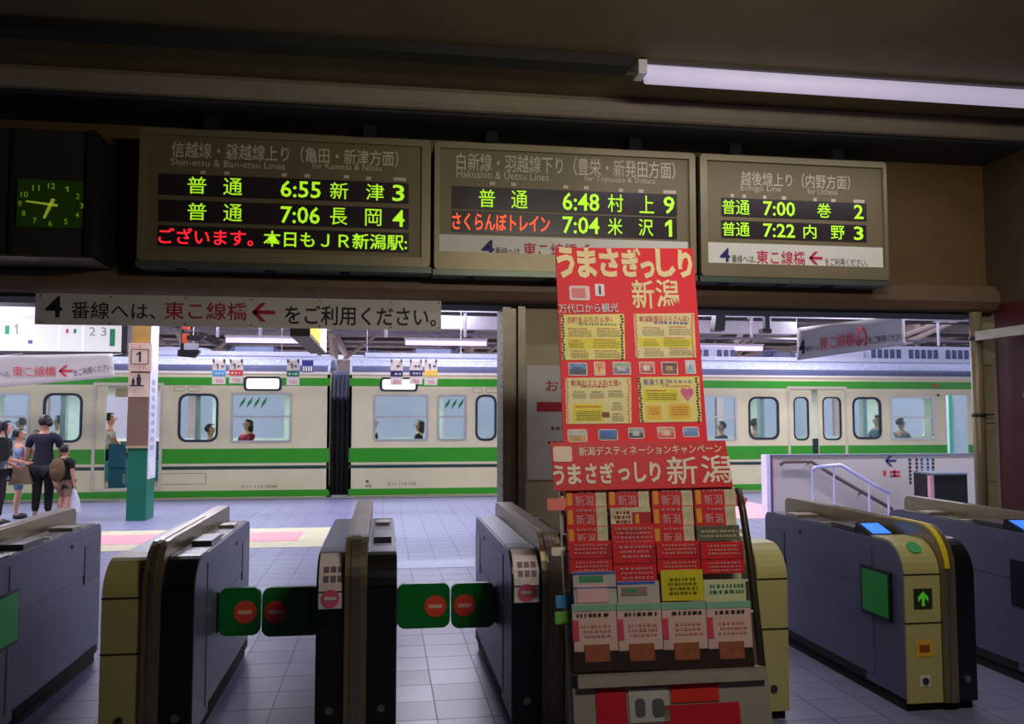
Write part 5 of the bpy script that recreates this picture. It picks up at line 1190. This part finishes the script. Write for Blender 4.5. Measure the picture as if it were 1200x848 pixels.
p0 = Sb.pt(a[0]+.05, a[3]-.03, 0); p1 = Sb.pt(a[1]-.05, a[3]-.03, 0); MB().tube([p0, p0+Vector((.05, .08, .25)), p1+Vector((-.08, .08, .25)), p1], .015, 6).build('strap', BLKC, t)
bk = P(69.5, 535, Y=14.16); t = thing('backpack', 'brown backpack on the back of the boy in black', 'bag', (bk.x, 14.16, .62))
MB().ell((bk.x-.02, 14.15, .80), (.12, .09, .19), 12, 8).build('bag_body', mat('bag_brown', (96, 72, 44), .7, 0, .15, 12), t, True)
MB().ell((bk.x-.03, 14.07, .74), (.07, .04, .09), 10, 6).build('front_pocket', mat('bag_brown2', (84, 62, 40), .7), t, True)
for s in (-.05, .07): MB().tube([(bk.x+s, 14.17, .94), (bk.x+s+.01, 14.25, .985), (bk.x+s+.015, 14.36, .96)], .012, 6).build('strap', mat('bag_brown2', (84, 62, 40), .7), t)
Sb = wall_at(14.35); t = px_thing('plastic_bag', 'white plastic carrier bag held by the boy in black', 'bag', 88, 600, 14.35)
c = [Sb.uv(x, y) for x, y in ((84, 598), (94, 600), (92, 585), (86, 570), (83.5, 570), (82.5, 584))]
MB().prism(c, Sb.pt, -.05, .05).build('bag_body', mat('plastic_white', (226, 228, 240), .4), t)
p_ = Sb.pt(*Sb.uv(84.5, 570), 0); MB().tube([p_, p_+Vector((-.01, 0, .05)), p_+Vector((.02, 0, .0))], .008, 6).build('handle', mat('plastic_white', (226, 228, 240), .4), t)
# passengers seated inside the carriages
def seated(lb, px, ytop, heading, top, ht=1.66, hair='short', z=None, Y=YT+.52, turn=0):
    zt_ = P(px, ytop, Y=Y).z
    return figure(lb, (P(px, 500, Y=Y).x, Y, zt_-.765*ht), ht, heading, arms(((-.13, .06, .64), (-.08, .17, .56)), ((.13, .06, .64), (.08, .17, .56))), (top, BLKC, SHOE), True, hair, head_turn=turn)
seated('seated passenger in a white shirt behind the second window from the left', 68, 487.5, 1.57, WSH)
seated('dark-haired passenger behind the leftmost train window', 24, 489, 1.57, GRYB)
seated('passenger in a white shirt with red collar seated inside the open door', 130, 484, -1.3, WSH, Y=YT+.6)
seated('dark-clothed passenger low in the window right of the open door', 247, 497, -1.57, BLKC)
seated('passenger in red and dark clothes behind the window with the green stickers', 290, 491, 2.2, REDC, hair='long', Y=YT+.85)
seated('passenger at the left edge of the first window of the second carriage', 437.5, 489, -1.57, BLKC)
seated('dark-haired passenger leaning in the first window of the second carriage', 491, 492, 1.57, BLKC, hair='long', Y=YT+1.1)
seated('dark-haired passenger behind the window just right of the red poster', 845, 494, 1.57, NAVY)
seated('passenger in a pale shirt behind the black-framed window right of the poster', 885, 491, -1.57, WSH)
seated('passenger at the right side of the black-framed window by the closed door', 1028, 487, 1.57, GRYB)
seated('dark-haired passenger in the last wide window at right', 1056, 490, -1.57, GRYB)
